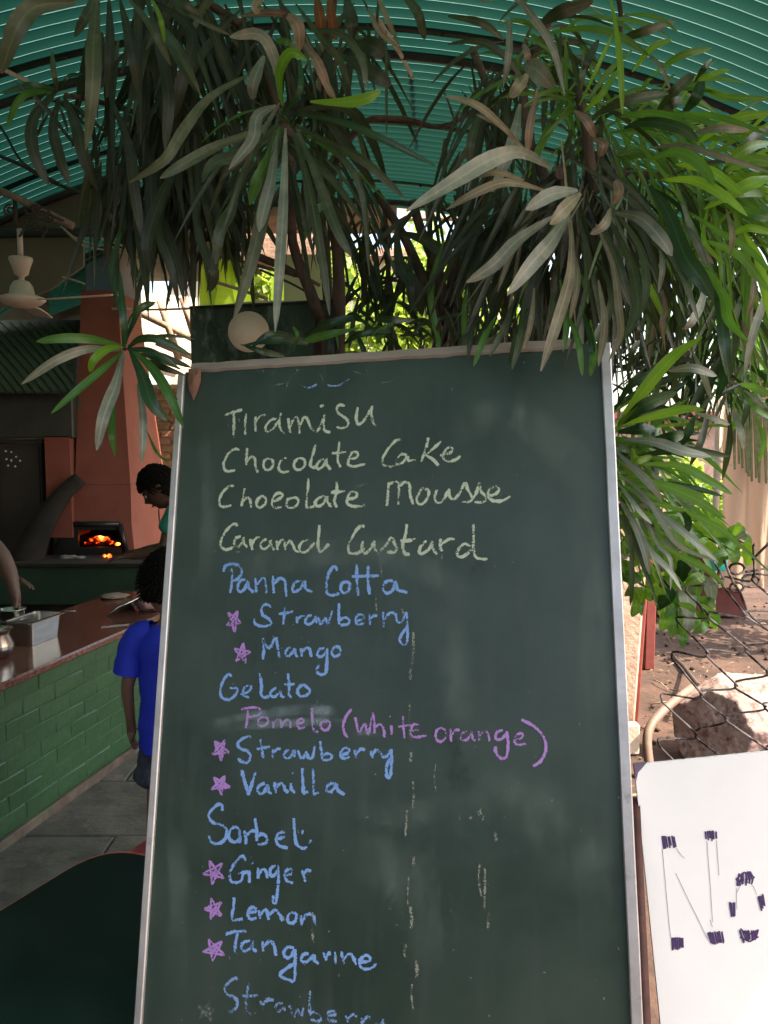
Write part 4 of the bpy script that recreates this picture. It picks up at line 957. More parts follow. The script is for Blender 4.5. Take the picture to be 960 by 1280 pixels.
TX = '''A|chalk_white|pale chalk word Tiramisu|4.3|175,135 212,121 250,110;213,122 215,170 212,220;268,128 263,170 264,218;308,140 306,175 308,205;307,165 325,140 350,132;398,148 370,158 350,185 355,205 380,195 405,160;418,125 408,160 415,195 430,215;447,148 452,180 457,210;456,185 475,145 489,150 497,213;497,185 515,142 530,152 545,190 570,208;570,208 590,170 603,130;603,130 598,170 605,200 628,208;583,98 600,93;690,95 668,90 655,108 665,128 690,145 705,165 700,183 675,190 655,185;745,100 740,140 745,172 765,165 790,130 808,95;808,95 803,130 812,165 825,182
A|chalk_white|pale chalk word Chocolate above the word Mousse line|4.3|238,285 222,278 195,295 175,325 170,355 185,375 220,370;272,275 270,310 268,348;270,335 290,312 305,325 308,355 318,380;360,320 345,330 342,355 355,370 375,362 385,340 375,322 360,320;440,318 425,322 408,345 410,370 430,380 450,372;495,318 478,330 472,350 482,368 505,365 520,345 515,325 495,318;565,260 555,300 543,340 548,358 572,355;600,322 580,332 568,355 580,365 600,350 612,320 612,345 630,368;668,248 662,290 660,330 672,358;635,298 695,293;705,322 738,318 745,298 725,292 708,318 705,345 730,355 778,342
B|chalk_white|pale chalk word Cake|4.2|200,115 175,118 135,160 110,205 112,235 145,245 180,235;225,190 200,185 178,210 180,232 205,225 228,195 232,215 268,212;330,105 318,150 295,220;390,122 345,165 310,190;318,190 345,205 378,238;385,190 430,180 445,160 425,152 405,175 400,205 425,220 460,210 482,192
A|chalk_white|pale chalk word Chocolate beside the word Mousse|4.3|215,440 195,438 165,470 152,505 165,528 205,520;262,448 255,485 248,525;250,510 272,488 285,500 290,530;335,480 318,495 312,520 328,532 350,515 352,490 335,480;385,505 415,490 425,475 405,468 385,485 378,515 392,532 420,528;470,488 448,495 440,520 455,533 480,525 492,505 485,490 470,488;533,405 532,450 525,500 530,530 558,525;600,480 575,490 562,510 575,525 600,510 612,480 615,505 632,528;655,418 655,460 645,500 655,530;630,465 690,460;705,495 738,485 742,468 720,462 705,480 700,510 725,525 775,520
B|chalk_white|pale chalk word Mousse|4.2|140,318 135,370 130,432;138,330 165,318 185,330 185,425;188,340 215,318 238,330 242,380 255,425;300,345 285,370 272,400 285,425 310,415 330,380 325,355 300,345;370,355 360,390 370,418 400,405 428,350;428,350 430,385 450,405;450,405 480,370 505,320 515,350 535,385 530,410 490,412;540,400 560,365 575,320 580,360 602,385 598,412 550,415;610,385 650,375 668,352 645,338 618,360 615,390 645,410 690,405 722,385
A|chalk_white|pale chalk word Caramel|4.3|232,610 215,600 185,625 160,670 160,700 185,710 215,700;245,655 225,660 215,685 230,700 250,680 255,655 258,685 272,700;285,665 290,690 295,712;290,690 305,665 325,655;355,665 335,675 330,700 348,708 368,690 372,668 375,695 388,712;398,672 402,712;402,695 420,668 432,680 435,712;437,695 455,672 468,690 478,715 495,720;535,668 510,675 495,700 505,722 530,715 560,680;582,605 578,650 575,690 585,720 605,705 622,685
A|chalk_white|pale chalk capital C of the word Custard|4.3|775,612 755,610 725,650 705,695 712,725 745,725 775,705
B|chalk_white|pale chalk letters ustard|4.6|15,600 10,640 25,660 50,640 70,600;70,600 70,635 88,662;88,660 125,620 155,582 165,610 178,635 165,655 130,655;225,520 220,570 205,620 215,660 240,665;195,600 235,598 272,590;320,600 295,620 285,655 305,660 335,635 348,600 350,635 370,665;388,590 385,625 395,650;390,620 420,595 455,590;530,625 500,615 470,645 470,672 500,675 535,640;545,520 545,580 545,640 560,680 612,688
C|chalk_blue|blue chalk word Panna|4.4|160,65 162,110 155,165;128,80 135,55 165,48 195,60 200,85 185,108 162,115;215,110 195,115 183,145 195,160 215,145 225,115 230,145 248,162;255,105 258,140 258,162;260,135 280,108 295,115 300,165;325,95 325,135 328,165;328,130 350,105 372,115 375,145 378,178;440,115 415,120 402,145 410,160 435,145 450,115 455,145 482,160
C|chalk_blue|blue chalk word Cotta|4.6|582,75 570,58 550,80 540,120 540,160 560,175 590,165;615,118 600,125 595,150 610,165 628,155 632,128 615,118;660,50 660,110 665,175;640,98 700,97 748,95;705,55 705,110 710,170;805,115 775,120 765,150 780,165 805,150 815,118 822,150 862,162
C|chalk_blue|blue chalk word Strawberry under Panna Cotta|4.0|318,222 300,210 280,222 282,250 305,265 318,285 290,298 255,290 248,265;372,222 370,255 365,290;348,248 405,238;420,258 422,285;422,272 435,258 452,255;480,252 460,260 455,285 475,288 492,270 495,255 500,285;505,258 515,290 535,262 545,290 562,235;588,205 588,250 590,290;590,275 610,262 630,270 625,288 595,293;655,275 685,270 688,255 668,250 655,270 665,290 690,285;710,248 712,292;712,270 725,255 742,255;765,240 768,300;768,275 790,245 810,245;815,245 820,275 840,280 858,240;858,240 862,300 862,350 850,372 832,355 845,320 865,300
C|chalk_blue|blue chalk word Mango|4.3|285,345 288,390 285,430;288,355 310,385 330,350 345,345;340,348 345,390 352,422;395,382 378,392 375,412 390,415 408,395 412,385 415,410 425,420;438,385 440,418;442,400 460,385 472,390 478,420;530,385 510,390 502,412 520,418 538,400 542,385;542,385 540,440 535,485 510,488 500,470 510,450;575,378 560,395 565,415 585,415 597,395 590,382 575,378
C|chalk_blue|blue chalk word Gelato|4.2|160,498 145,490 122,525 115,560 125,585 155,590 180,565 180,545 150,545;195,570 225,560 240,540 225,535 208,550 208,575 230,582;272,485 280,530 278,570 295,582 320,570;340,545 320,555 315,575 335,578 355,555 358,575 372,580;385,485 390,530 388,570 400,582;370,530 412,528;445,530 430,540 422,560 435,578 460,572 472,555 460,540 445,530
D|chalk_purple|purple chalk word Pomelo|3.8|280,190 278,230 270,280;248,190 275,180 320,178 345,192 335,215 285,225;360,225 335,235 332,262 355,270 378,255 380,232 360,225;405,235 408,280;410,260 430,235 445,245 450,280;452,262 475,238 490,250 495,280;530,262 558,250 555,235 535,238 525,262 538,282 565,275;600,180 603,240 608,290 632,300;670,240 645,255 648,282 672,292 690,270 685,245 650,250;798,185 775,215 758,260 762,300 780,328
E|chalk_purple|purple chalk words white orange and closing bracket|3.7|82,125 92,165 100,190 125,150 130,170 140,195 155,120;158,105 165,150 165,195;165,170 190,155 205,175 208,212;238,160 238,200;230,120 234,124;287,120 290,170 295,215;268,165 325,158;318,185 355,178 355,158 330,158 320,190 335,210 388,203;450,170 430,185 428,215 450,230 472,210 468,180 450,170;490,175 495,230;495,205 510,180 530,180;560,185 540,195 538,220 560,222 578,200 582,185 585,215 598,225;612,185 615,225;615,205 635,185 652,195 658,228;715,180 688,190 685,218 710,218 730,195;732,185 738,240 730,295 705,300 685,275 685,250;762,220 795,215 800,195 780,198 765,220 775,242 815,238;795,135 850,165 890,210 900,260 880,310 845,335
D|chalk_blue|blue chalk letters Strawbe of Strawberry under Gelato|4.1|300,335 285,322 250,335 230,360 245,385 280,395 295,420 275,455 240,440 235,430;345,335 350,380 358,430;325,385 392,372;405,385 408,430;408,410 425,385 445,385;490,390 468,400 465,425 488,430 505,405 510,390 515,425;530,390 545,425 560,425 572,400 585,430 605,425 615,370;642,345 648,390 652,435;652,420 680,405 700,418 690,438 655,440
E|chalk_blue|blue chalk letters erry of Strawberry under Gelato|4.1|22,285 50,280 58,262 35,258 20,280 32,302 60,295;80,265 88,300;88,285 105,262 125,265;150,270 158,300;158,285 172,265 190,275;192,275 200,295 220,290 238,262;238,262 238,330 232,380 218,375 218,330 238,300
D|chalk_blue|blue chalk word Vanilla|4.6|250,490 265,550 283,615;318,500 300,560 283,615;365,555 335,570 330,600 355,608 375,580 380,560 385,600 400,608;415,550 420,605;422,580 445,555 460,570 465,590 485,600;495,555 498,585 515,605;503,503 507,507;553,480 555,540 560,605 582,598;605,480 608,550 612,605 634,600;710,555 680,565 672,595 695,600 715,575 722,558 728,590 765,612
F|chalk_blue|blue chalk word Sorbet|4.3|185,90 185,65 165,60 130,90 120,120 140,145 185,160 208,185 195,230 160,248 130,235 120,210;265,175 240,168 218,195 220,225 245,240 265,225 268,180 270,245;290,185 298,215 300,250;298,215 320,190 345,185;342,125 350,180 352,235;352,215 375,200 398,215 395,245 355,250;445,225 480,215 482,195 460,195 443,220 455,255 500,268;528,125 532,180 540,245 570,270 592,262;565,190 575,193;600,245 612,230
F|chalk_blue|blue chalk word Ginger|4.2|298,330 285,305 255,330 228,370 220,410 240,435 275,425 285,395;262,390 320,380;315,378 315,435;358,362 358,415;360,395 378,370 395,380 402,415;440,350 415,370 418,400 440,395 455,360;455,350 455,420 450,480 440,530 428,520 430,495;482,400 515,392 518,372 498,372 485,395 495,425 525,435;568,375 575,400 585,430;329,336 331,344;575,400 590,375 612,378
G|chalk_blue|blue chalk word Lemon|4.3|225,5 222,50 215,100 235,105 262,98;285,75 320,68 318,52 298,52 285,78 300,102 325,95;335,62 340,100;342,85 360,60 372,70 378,105;380,85 405,62 420,75 440,110;485,72 465,85 462,110 480,122 498,105 500,82 485,72;520,85 525,130;527,110 550,80 575,90 585,130
G|chalk_blue|blue chalk word Tangarine|4.2|185,170 225,158 278,155;240,160 232,200 225,252;295,198 265,205 255,235 275,245 300,225 312,200 305,230 325,245;350,200 352,245;355,225 380,200 400,215 410,265;490,230 465,225 445,245 450,270 475,270 492,240;495,235 495,310 490,375 460,370 428,352 450,325 490,300;555,255 530,260 522,285 545,292 570,270 580,262 580,285 600,300;620,250 635,285;632,272 642,256 654,254;671,247 676,300;700,245 712,300;712,280 735,255 755,275 765,305;785,295 825,285 822,265 800,265 780,295 795,322 835,320 855,298
G|chalk_blueworn|half rubbed out blue chalk word Strawberry at the bottom|4.3|240,375 232,362 205,378 180,410 195,435 228,450 240,480 215,512 190,505 182,485;288,385 282,430 278,490 300,525 325,520;260,445 330,440;340,465 352,505;350,485 370,460 400,462;440,475 415,480 405,505 425,512 445,490 450,510;470,485 490,535 505,500 520,535 532,495;562,420 560,480 562,530;562,520 590,515 610,540 595,555 565,545;640,530 675,525 665,508 640,520 645,550 680,555;720,530 730,560;730,545 750,525 770,535;790,540 795,575;795,560 815,535 830,540;850,560 870,580 885,545;885,545 888,600
T|chalk_blueworn|faint leftover blue chalk marks near the top|4.0|148,100 165,106 185,98;210,100 235,101 262,85
T|chalk_faint|rubbed out chalk marks near the top|4.0|80,100 110,95 122,85;120,65 150,62;340,95 360,92 376,80;55,60 60,90;300,60 310,90;20,62 60,66 85,70;270,65 300,75;420,110 425,128;448,28 450,32;145,60 120,80 112,104;190,72 200,88
B|chalk_brown|reddish chalk flourish over Mousse|3.4|150,320 165,310;285,350 320,335 345,300 342,275;395,765 420,768
A|chalk_faint|smear of chalk beside the word Chocolate|5.0|690,460 735,445 775,430 818,418'''
OFF = dict(A=((230,480),3.4286), B=((450,520),3.84), C=((240,690),3.2), D=((240,840),4.0), E=((420,860),3.4286), F=((230,990),3.84), G=((230,1120),3.556), T=((300,430),1.92))
for ln_ in TX.split('\n'):
    k, m_, lab, wp, body = ln_.split('|')
    lettering(lab, m_, [[tuple(float(v) for v in p.split(',')) for p in s.split()] for s in body.split(';')], OFF[k][0], OFF[k][1], float(wp))
# purple stars
def star(cx_, cy_, r_, rot, m_='chalk_purple', w_=3.2, sx=1, sy=1):
    pts = [(cx_+sx*r_*math.sin(rot+k*4*math.pi/5), cy_-sy*r_*math.cos(rot+k*4*math.pi/5)) for k in range(6)]
    st = [[pts[i], pts[i+1]] for i in range(5)] + [[(cx_-4*sx,cy_),(cx_+4*sx,cy_+2)], [(cx_-3,cy_+4),(cx_+3,cy_-3)]]
    mb = MB(); uvs = []
    for s in st: stroke(mb, uvs, s, w_)
    me = mb.mesh('chalk_star'); uvl = me.uv_layers.new(name='UVMap')
    for i, q in enumerate(uvs): uvl.data[i].uv = q
    link('chalk_star', me, MAT[m_], board)
for a in ((292.5,776,13,.5,'chalk_purple',3.8,.75,1.1),(303,817,13,.15,'chalk_purple',3,.85,1.05),(276,937,13,.55,'chalk_purple',3.8,.85,1.1),(276,981,13,.5,'chalk_purple',3.6,.95,1.0),(268,1090,15,-.45,'chalk_purple',3.4,.95,1.05),(267.5,1136,13,-.3,'chalk_purple',3.6,.9,1.1),(268,1187,15,-.5,'chalk_purple',3.2,.95,1.0),(259,1264,13,.2,'chalk_faint',3.6,1,1)): star(*a)
# drips, scratches and wiped patches
def marks(label, m_, L_, wp):
    mb = MB(); uvs = []
    for s, wv in L_: stroke(mb, uvs, s, wv*wp)
    me = mb.mesh('board_mark'); uvl = me.uv_layers.new(name='UVMap')
    for i, q in enumerate(uvs): uvl.data[i].uv = q
    o = link('board_mark', me, MAT[m_], board); o['label'] = label; o['kind'] = 'stuff'
rnd = random.Random(21); L_ = []; LT = []
for x0, y0, y1 in ((513,880,925),(514,940,952),(516,975,1010),(509,1012,1045),(517,1070,1092),(511,1095,1130),(513,1133,1160),(503,760,780),(517,790,830),(514,835,850),(600,1078,1120),(606,1085,1135),(612,1140,1160),(601,1010,1018),(618,1040,1052),(520,1200,1222),(507,1180,1196),(391,1140,1180),(388,1090,1096),(515,1230,1262),(590,1020,1026),(475,705,725),(470,745,765)):
    L_.append(([(x0,y0),(x0+rnd.uniform(-2,2),(y0+y1)/2),(x0+rnd.uniform(-2,2),y1)], rnd.uniform(.5,1.2)))
marks('pale vertical drips down the middle of the board', 'drip', L_, 4.5)
L_ = []
for i in range(60):
    x0 = rnd.uniform(245,760); y0 = rnd.uniform(470,1275); L_.append(([(x0,y0),(x0+rnd.uniform(-3,3),y0+rnd.uniform(1,6))], rnd.uniform(.4,1)))
for s in (((545,955),(543,975),(548,1000)),((268,690),(300,690))): L_.append((list(s), .6))
marks('small pale nicks and scratches all over the board', 'drip', L_, 2.6)
marks('wiped chalk smear behind the word Pomelo', 'wipe_strong', [([(256,906),(300,898),(350,890),(430,882)], 1.0),([(260,914),(330,906),(400,902),(440,905)], .8),([(380,888),(425,890)],1.1),([(440,915),(480,918)],.5)], 16)
def wipes(label, m_, L_):
    mb = MB(); uvs = []
    for s, wv in L_: stroke(mb, uvs, s, wv)
    me = mb.mesh('board_mark'); uvl = me.uv_layers.new(name='UVMap')
    for i, q in enumerate(uvs): uvl.data[i].uv = q
    o = link('board_mark', me, MAT[m_], board); o['label'] = label; o['kind'] = 'stuff'
for lab, m_, L_ in (('broad curved eraser sweep under the white words','wipe',[([(240,760),(330,705),(470,690),(560,730),(620,800)],46)]),
    ('broad eraser sweep across the right half','wipe',[([(520,560),(620,520),(700,560),(745,660)],60)]),('upright eraser haze by the right frame','wipe',[([(730,560),(742,760),(750,1000)],50)]),
    ('cloudy wiped haze in the lower right','wipe',[([(560,1040),(640,1000),(720,1060),(740,1160)],80)]),('cloudy wiped haze by Strawberry','wipe',[([(520,760),(580,840),(560,960)],70)]),
    ('cloudy wiped haze lower middle','wipe',[([(420,1050),(520,1110),(560,1240)],80)]),('wiped haze upper left','wipe',[([(250,520),(262,640),(250,760)],30)]),('wiped haze bottom left','wipe',[([(210,1000),(225,1120),(215,1260)],36)]),
    ('dark rubbed spot beside Mousse','wipe_dark',[([(585,735),(600,712),(622,706)],26)]),('dark rubbed spots at mid board','wipe_dark',[([(560,890),(570,960),(585,1000)],30)]),
    ('pale haze right of Sorbet','wipe',[([(440,1000),(500,1020),(560,1000)],40)]),('faint old writing upper right','wipe',[([(640,460),(652,500),(640,540)],22)])):
    wipes(lab, m_, L_)

# ================================================================ WHITE SIGN
sg = thing('white_sign', 'white board hand lettered No in purple marker, leaning in front of the chalkboard frame', 'sign')
S_TL, S_TR = camp(793,956,1.47), camp(1010,934,1.475)
sx_ = (S_TR-S_TL).normalized(); sup = (UP*1.0 + FW*.02); sup = (sup - sx_*sup.dot(sx_)).normalized(); sn = sx_.cross(sup)
if sn.y > 0: sn = -sn
SM = Matrix(((sx_.x,sup.x,sn.x,S_TL.x),(sx_.y,sup.y,sn.y,S_TL.y),(sx_.z,sup.z,sn.z,S_TL.z),(0,0,0,1))); SMi = SM.inverted(); sg.matrix_world = SM
def sxy(px, py, z=.0):
    d = FW + RT*((px-480)/FPX) + UP*((640-py)/FPX); t_ = (S_TL-EYE).dot(sn)/d.dot(sn); q = SMi @ (EYE+d*t_); return V((q.x, q.y, z))
SL = S_TL.z/sup.z
mb = MB(); rc = .016; out = []
for (cx_, cy_, a0) in ((rc,-rc,90),(rc,-SL+rc,180),(.62-rc,-SL+rc,270),(.62-rc,-rc,0)):
    for k in range(6): a = R(a0+k*18); out.append((cx_+rc*math.cos(a), cy_+rc*math.sin(a)))
n = len(out); mb.add([(x,y_,0) for x,y_ in out]+[(x,y_,-.006) for x,y_ in out], [tuple(range(n)), tuple(reversed(range(n,2*n)))]+[(i,n+i,n+(i+1)%n,(i+1)%n) for i in range(n)])
mb.build('sign_face', MAT['white'], sg)
MB().box((.012,-SL+.01,-.03),(.034,-.06,-.008)).build('wooden_batten', MAT['redwood'], sg)
a = [(-.001,.001),(.022,.0015),(.012,-.008),(.005,-.014),(.0005,-.028)]
MB().add([(x,y_,.0008) for x,y_ in a]+[(x,y_,-.0075) for x,y_ in a], [(0,4,3,2,1),(5,6,7,8,9)]+[(i,(i+1)%5,5+(i+1)%5,5+i) for i in range(5)]).build('corner_clip', MAT['clipgrey'], sg)
def sline(mb, pts, wpx, z):
    c = catmull([sxy(a,b) for a,b in pts], max(3,len(pts)*4)); k = wpx*.00143*.5; vs = []
    for i, p in enumerate(c):
        t_ = (c[min(i+1,len(c)-1)]-c[max(i-1,0)]).normalized(); s = V((-t_.y,t_.x,0)); vs += [p+s*k+V((0,0,z)), p-s*k+V((0,0,z))]
    mb.add(vs, [(i*2,i*2+1,i*2+3,i*2+2) for i in range(len(c)-1)])
def sc_(x, y_): return (760+x/3.765, 940+y_/3.765)
mk = MB(); zi = [0]; rnd = random.Random(6)
def hatch(quad, n_):
    (ax,ay),(bx_,by),(cx2,cy2),(dx,dy) = quad     # a-b top edge, d-c bottom edge
    for i in range(n_):
        u = (i+.5)/n_; j = rnd.uniform(-4,4); j2 = rnd.uniform(-12,6)
        zi[0] += 1; sline(mk, [sc_(ax+(bx_-ax)*u+j, ay+(by-ay)*u+rnd.uniform(-3,3)), sc_(dx+(cx2-dx)*u+j, dy+(cy2-dy)*u+j2)], rnd.uniform(1.5,2.5), .0006+.00002*(zi[0] % 40))
hatch(((250,395),(310,395),(320,445),(258,455)),11); hatch(((458,372),(506,370),(508,415),(462,415)),9); hatch(((297,872),(350,872),(352,925),(300,928)),10)
hatch(((468,848),(540,842),(548,895),(485,902)),13); mk.build('marker_letter', MAT['marker'], sg)['label'] = 'purple marker letter N'; mk = MB()
hatch(((612,572),(670,562),(690,600),(600,632)),12); hatch(((592,600),(690,590),(680,612),(606,636)),6)
hatch(((570,708),(600,708),(598,765),(580,778)),6); hatch(((700,680),(732,668),(736,715),(718,748)),6); hatch(((618,840),(710,838),(700,880),(640,892)),15)
for a, b in (((600,600),(640,565)),((640,565),(690,590)),((622,830),(655,862)),((655,862),(708,835)),((620,870),(665,892)),((665,892),(708,868))):
    zi[0] += 1; sline(mk, [sc_(*a), sc_((a[0]+b[0])/2, (a[1]+b[1])/2), sc_(*b)], 2.0, .0006+.00002*(zi[0] % 40))
mk.build('marker_letter', MAT['marker'], sg)['label'] = 'purple marker letter o'
pc = MB()
for L_ in (((255,455),(270,620),(285,790),(295,872)), ((318,570),(380,700),(430,800),(468,880)), ((312,440),(340,480),(360,500)), ((465,420),(480,620),(492,800)), ((510,415),(516,500),(522,580)), ((605,640),(604,700),(607,740)), ((607,660),(625,625),(650,612),(680,628),(700,670)), ((480,790),(488,815),(494,822))):
    zi[0] += 1; sline(pc, [sc_(*p) for p in L_], .8, .0005+.00001*(zi[0] % 20))
pc.build('pencil_outline', MAT['pencil'], sg)

# ================================================================ TABLES
def table(name, label, corners, z, rad, m_top, m_edge, th=.03):
    cen = sum((V(c) for c in corners), V())/len(corners); t = thing(name, label, 'table', (cen.x,cen.y,0)); out = []
    n = len(corners)
    rads = rad if isinstance(rad, list) else [rad]*n
    for i in range(n):
        rad = rads[i]; p = V(corners[i]); a = (V(corners[i-1])-p).normalized(); b = (V(corners[(i+1)%n])-p).normalized()
        s, e = p+a*rad, p+b*rad
        for k in range(9): 
            u = k/8; out.append((s.lerp(p,u)).lerp(p.lerp(e,u),u)-V((cen.x,cen.y,0)))
    n = len(out)
    def slab(ps, z0, z1, name, m):
        MB().add([(p.x,p.y,z1) for p in ps]+[(p.x,p.y,z0) for p in ps], [tuple(range(n)), tuple(reversed(range(n,2*n)))]+[(i,n+i,n+(i+1)%n,(i+1)%n) for i in range(n)]).build(name, m, t)
    slab(out, z-.002, z, 'table_top', m_top); slab([V((p.x*1.02,p.y*1.02,0)) for p in out], z-th, z-.0025, 'edge_band', m_edge)
    for sx, sy in ((1,1),(1,-1),(-1,1),(-1,-1)):
        q = out[{(1,1):n*3//8,(1,-1):n//8,(-1,1):n*5//8,(-1,-1):n*7//8}[(sx,sy)]]*.8
        MB().tube([(q.x,q.y,0),(q.x,q.y,z-th)], .02, 8).build('leg', MAT['iron'], t)
    return t
zT = .55
c1, c2, c3, c4 = G(-60,1182,zT), G(150,1052,zT), G(330,1090,zT), G(150,1500,zT)
c4 = c1 + (c3-c2)*1.3
table('dining_table', 'near dark green topped table with a red rounded edge, left of the chalkboard', [G(-90,1194,zT), G(138,1054,zT), G(232,1088,zT), V((-.38,1.50,zT)), V((-.475,1.455,zT)), V((-.475,.85,zT)), V((-1.7,.85,zT)), ], zT, [.05,.16,.03,.02,.02,.02,.02], MAT['tabletop'], MAT['rededge'])
a, b, c_, d = G(140,1078,.50), G(186,1046,.50), G(330,1046,.50), G(300,1085,.50)
zc = .50; m = MB().hexa([V((p.x,p.y,zc-.025)) for p in (a,d,c_,b)],[V((p.x,p.y,zc)) for p in (a,d,c_,b)])
bt = thing('bench', 'dark red wooden bench seat showing beyond the dark green table', 'bench', ((a.x+c_.x)/2,(a.y+c_.y)/2,0)); bo = bt.location.copy()
MB().hexa([V((p.x,p.y,zc-.025))-bo for p in (a,d,c_,b)],[V((p.x,p.y,zc))-bo for p in (a,d,c_,b)]).build('seat', MAT['redwood'], bt, bevel=.004)
for p in (a,d,c_,b):
    q = V((p.x,p.y,0))*.85+V((bo.x,bo.y,0))*.15-bo; MB().tube([(q.x,q.y,0),(q.x,q.y,zc-.026)], .018, 6).build('leg', MAT['redwood'], bt)
# ================================================================ PEOPLE
def skin(name, nodes, edges, m, parent, root, sub=2, fold=0):
    names = list(nodes); me = bpy.data.meshes.new(name)
    me.from_pydata([nodes[k][0] for k in names], [(names.index(a), names.index(b)) for a, b in edges], [])
    o = bpy.data.objects.new(name, me); col.objects.link(o)
    o.modifiers.new('s', 'SKIN'); sv = me.skin_vertices[0].data
    for i, k in enumerate(names):
        r_ = nodes[k][1]; sv[i].radius = r_ if isinstance(r_, tuple) else (r_, r_); sv[i].use_root = (k == root)
    if sub: ss = o.modifiers.new('d', 'SUBSURF'); ss.levels = sub; ss.render_levels = sub
    dg = bpy.context.evaluated_depsgraph_get(); me2 = bpy.data.meshes.new_from_object(o.evaluated_get(dg))
    bpy.data.objects.remove(o); me2.polygons.foreach_set('use_smooth', [True]*len(me2.polygons))
    me2.materials.clear()
    if name in ('tshirt','shirt','trousers','shorts'):
        for v in me2.vertices:
            q = v.co; f_ = mnoise.noise(V((q.x*9+q.z*5, q.y*9, q.z*13)))*.016 + mnoise.noise(V((q.x*26+q.z*16, q.y*26, q.z*30)))*.008
            v.co = q + v.normal*f_
    return link(name, me2, m, parent)
def chain(E, *ks):
    for a, b in zip(ks, ks[1:]): E.append((a, b))
def add_hand(N, E, wrist, wn, dirv, side, palm_n, s=1.0, curl=.5):
    """wrist position, name of wrist node, direction of hand, thumb side vector, palm normal (direction fingers curl to)"""
    d = V(dirv).normalized(); sd_ = V(side).normalized(); pn = V(palm_n).normalized()
    N[wn+'_palm'] = (wrist + d*.045*s, (.026*s, .014*s)); N[wn+'_palm2'] = (wrist + d*.075*s, (.032*s, .012*s)); chain(E, wn, wn+'_palm', wn+'_palm2')
    for k, (off, L_) in enumerate(((.026,.068),(.009,.078),(-.009,.073),(-.025,.058))):
        b = wrist + d*.088*s + sd_*off*s; prev = wn+'_palm2'; p = b; dd = d + sd_*off*2
        for j, fr in enumerate((0,.42,.32,.26)):
            dd = (dd + pn*(.0 if j == 0 else curl*.45)).normalized(); p = p + dd*L_*fr*s
            nm = f'{wn}_f{k}_{j}'; N[nm] = (p.copy(), (.0095-.0012*j)*s); E.append((prev, nm)); prev = nm
    p = wrist + d*.025*s + sd_*.026*s; prev = wn+'_palm'
    for j, L_ in enumerate((0,.032,.026)):
        p = p + (d*.75 + sd_*.6 + pn*.2*j).normalized()*L_*s; nm = f'{wn}_t_{j}'; N[nm] = (p.copy(), (.012-.0015*j)*s); E.append((prev, nm)); prev = nm
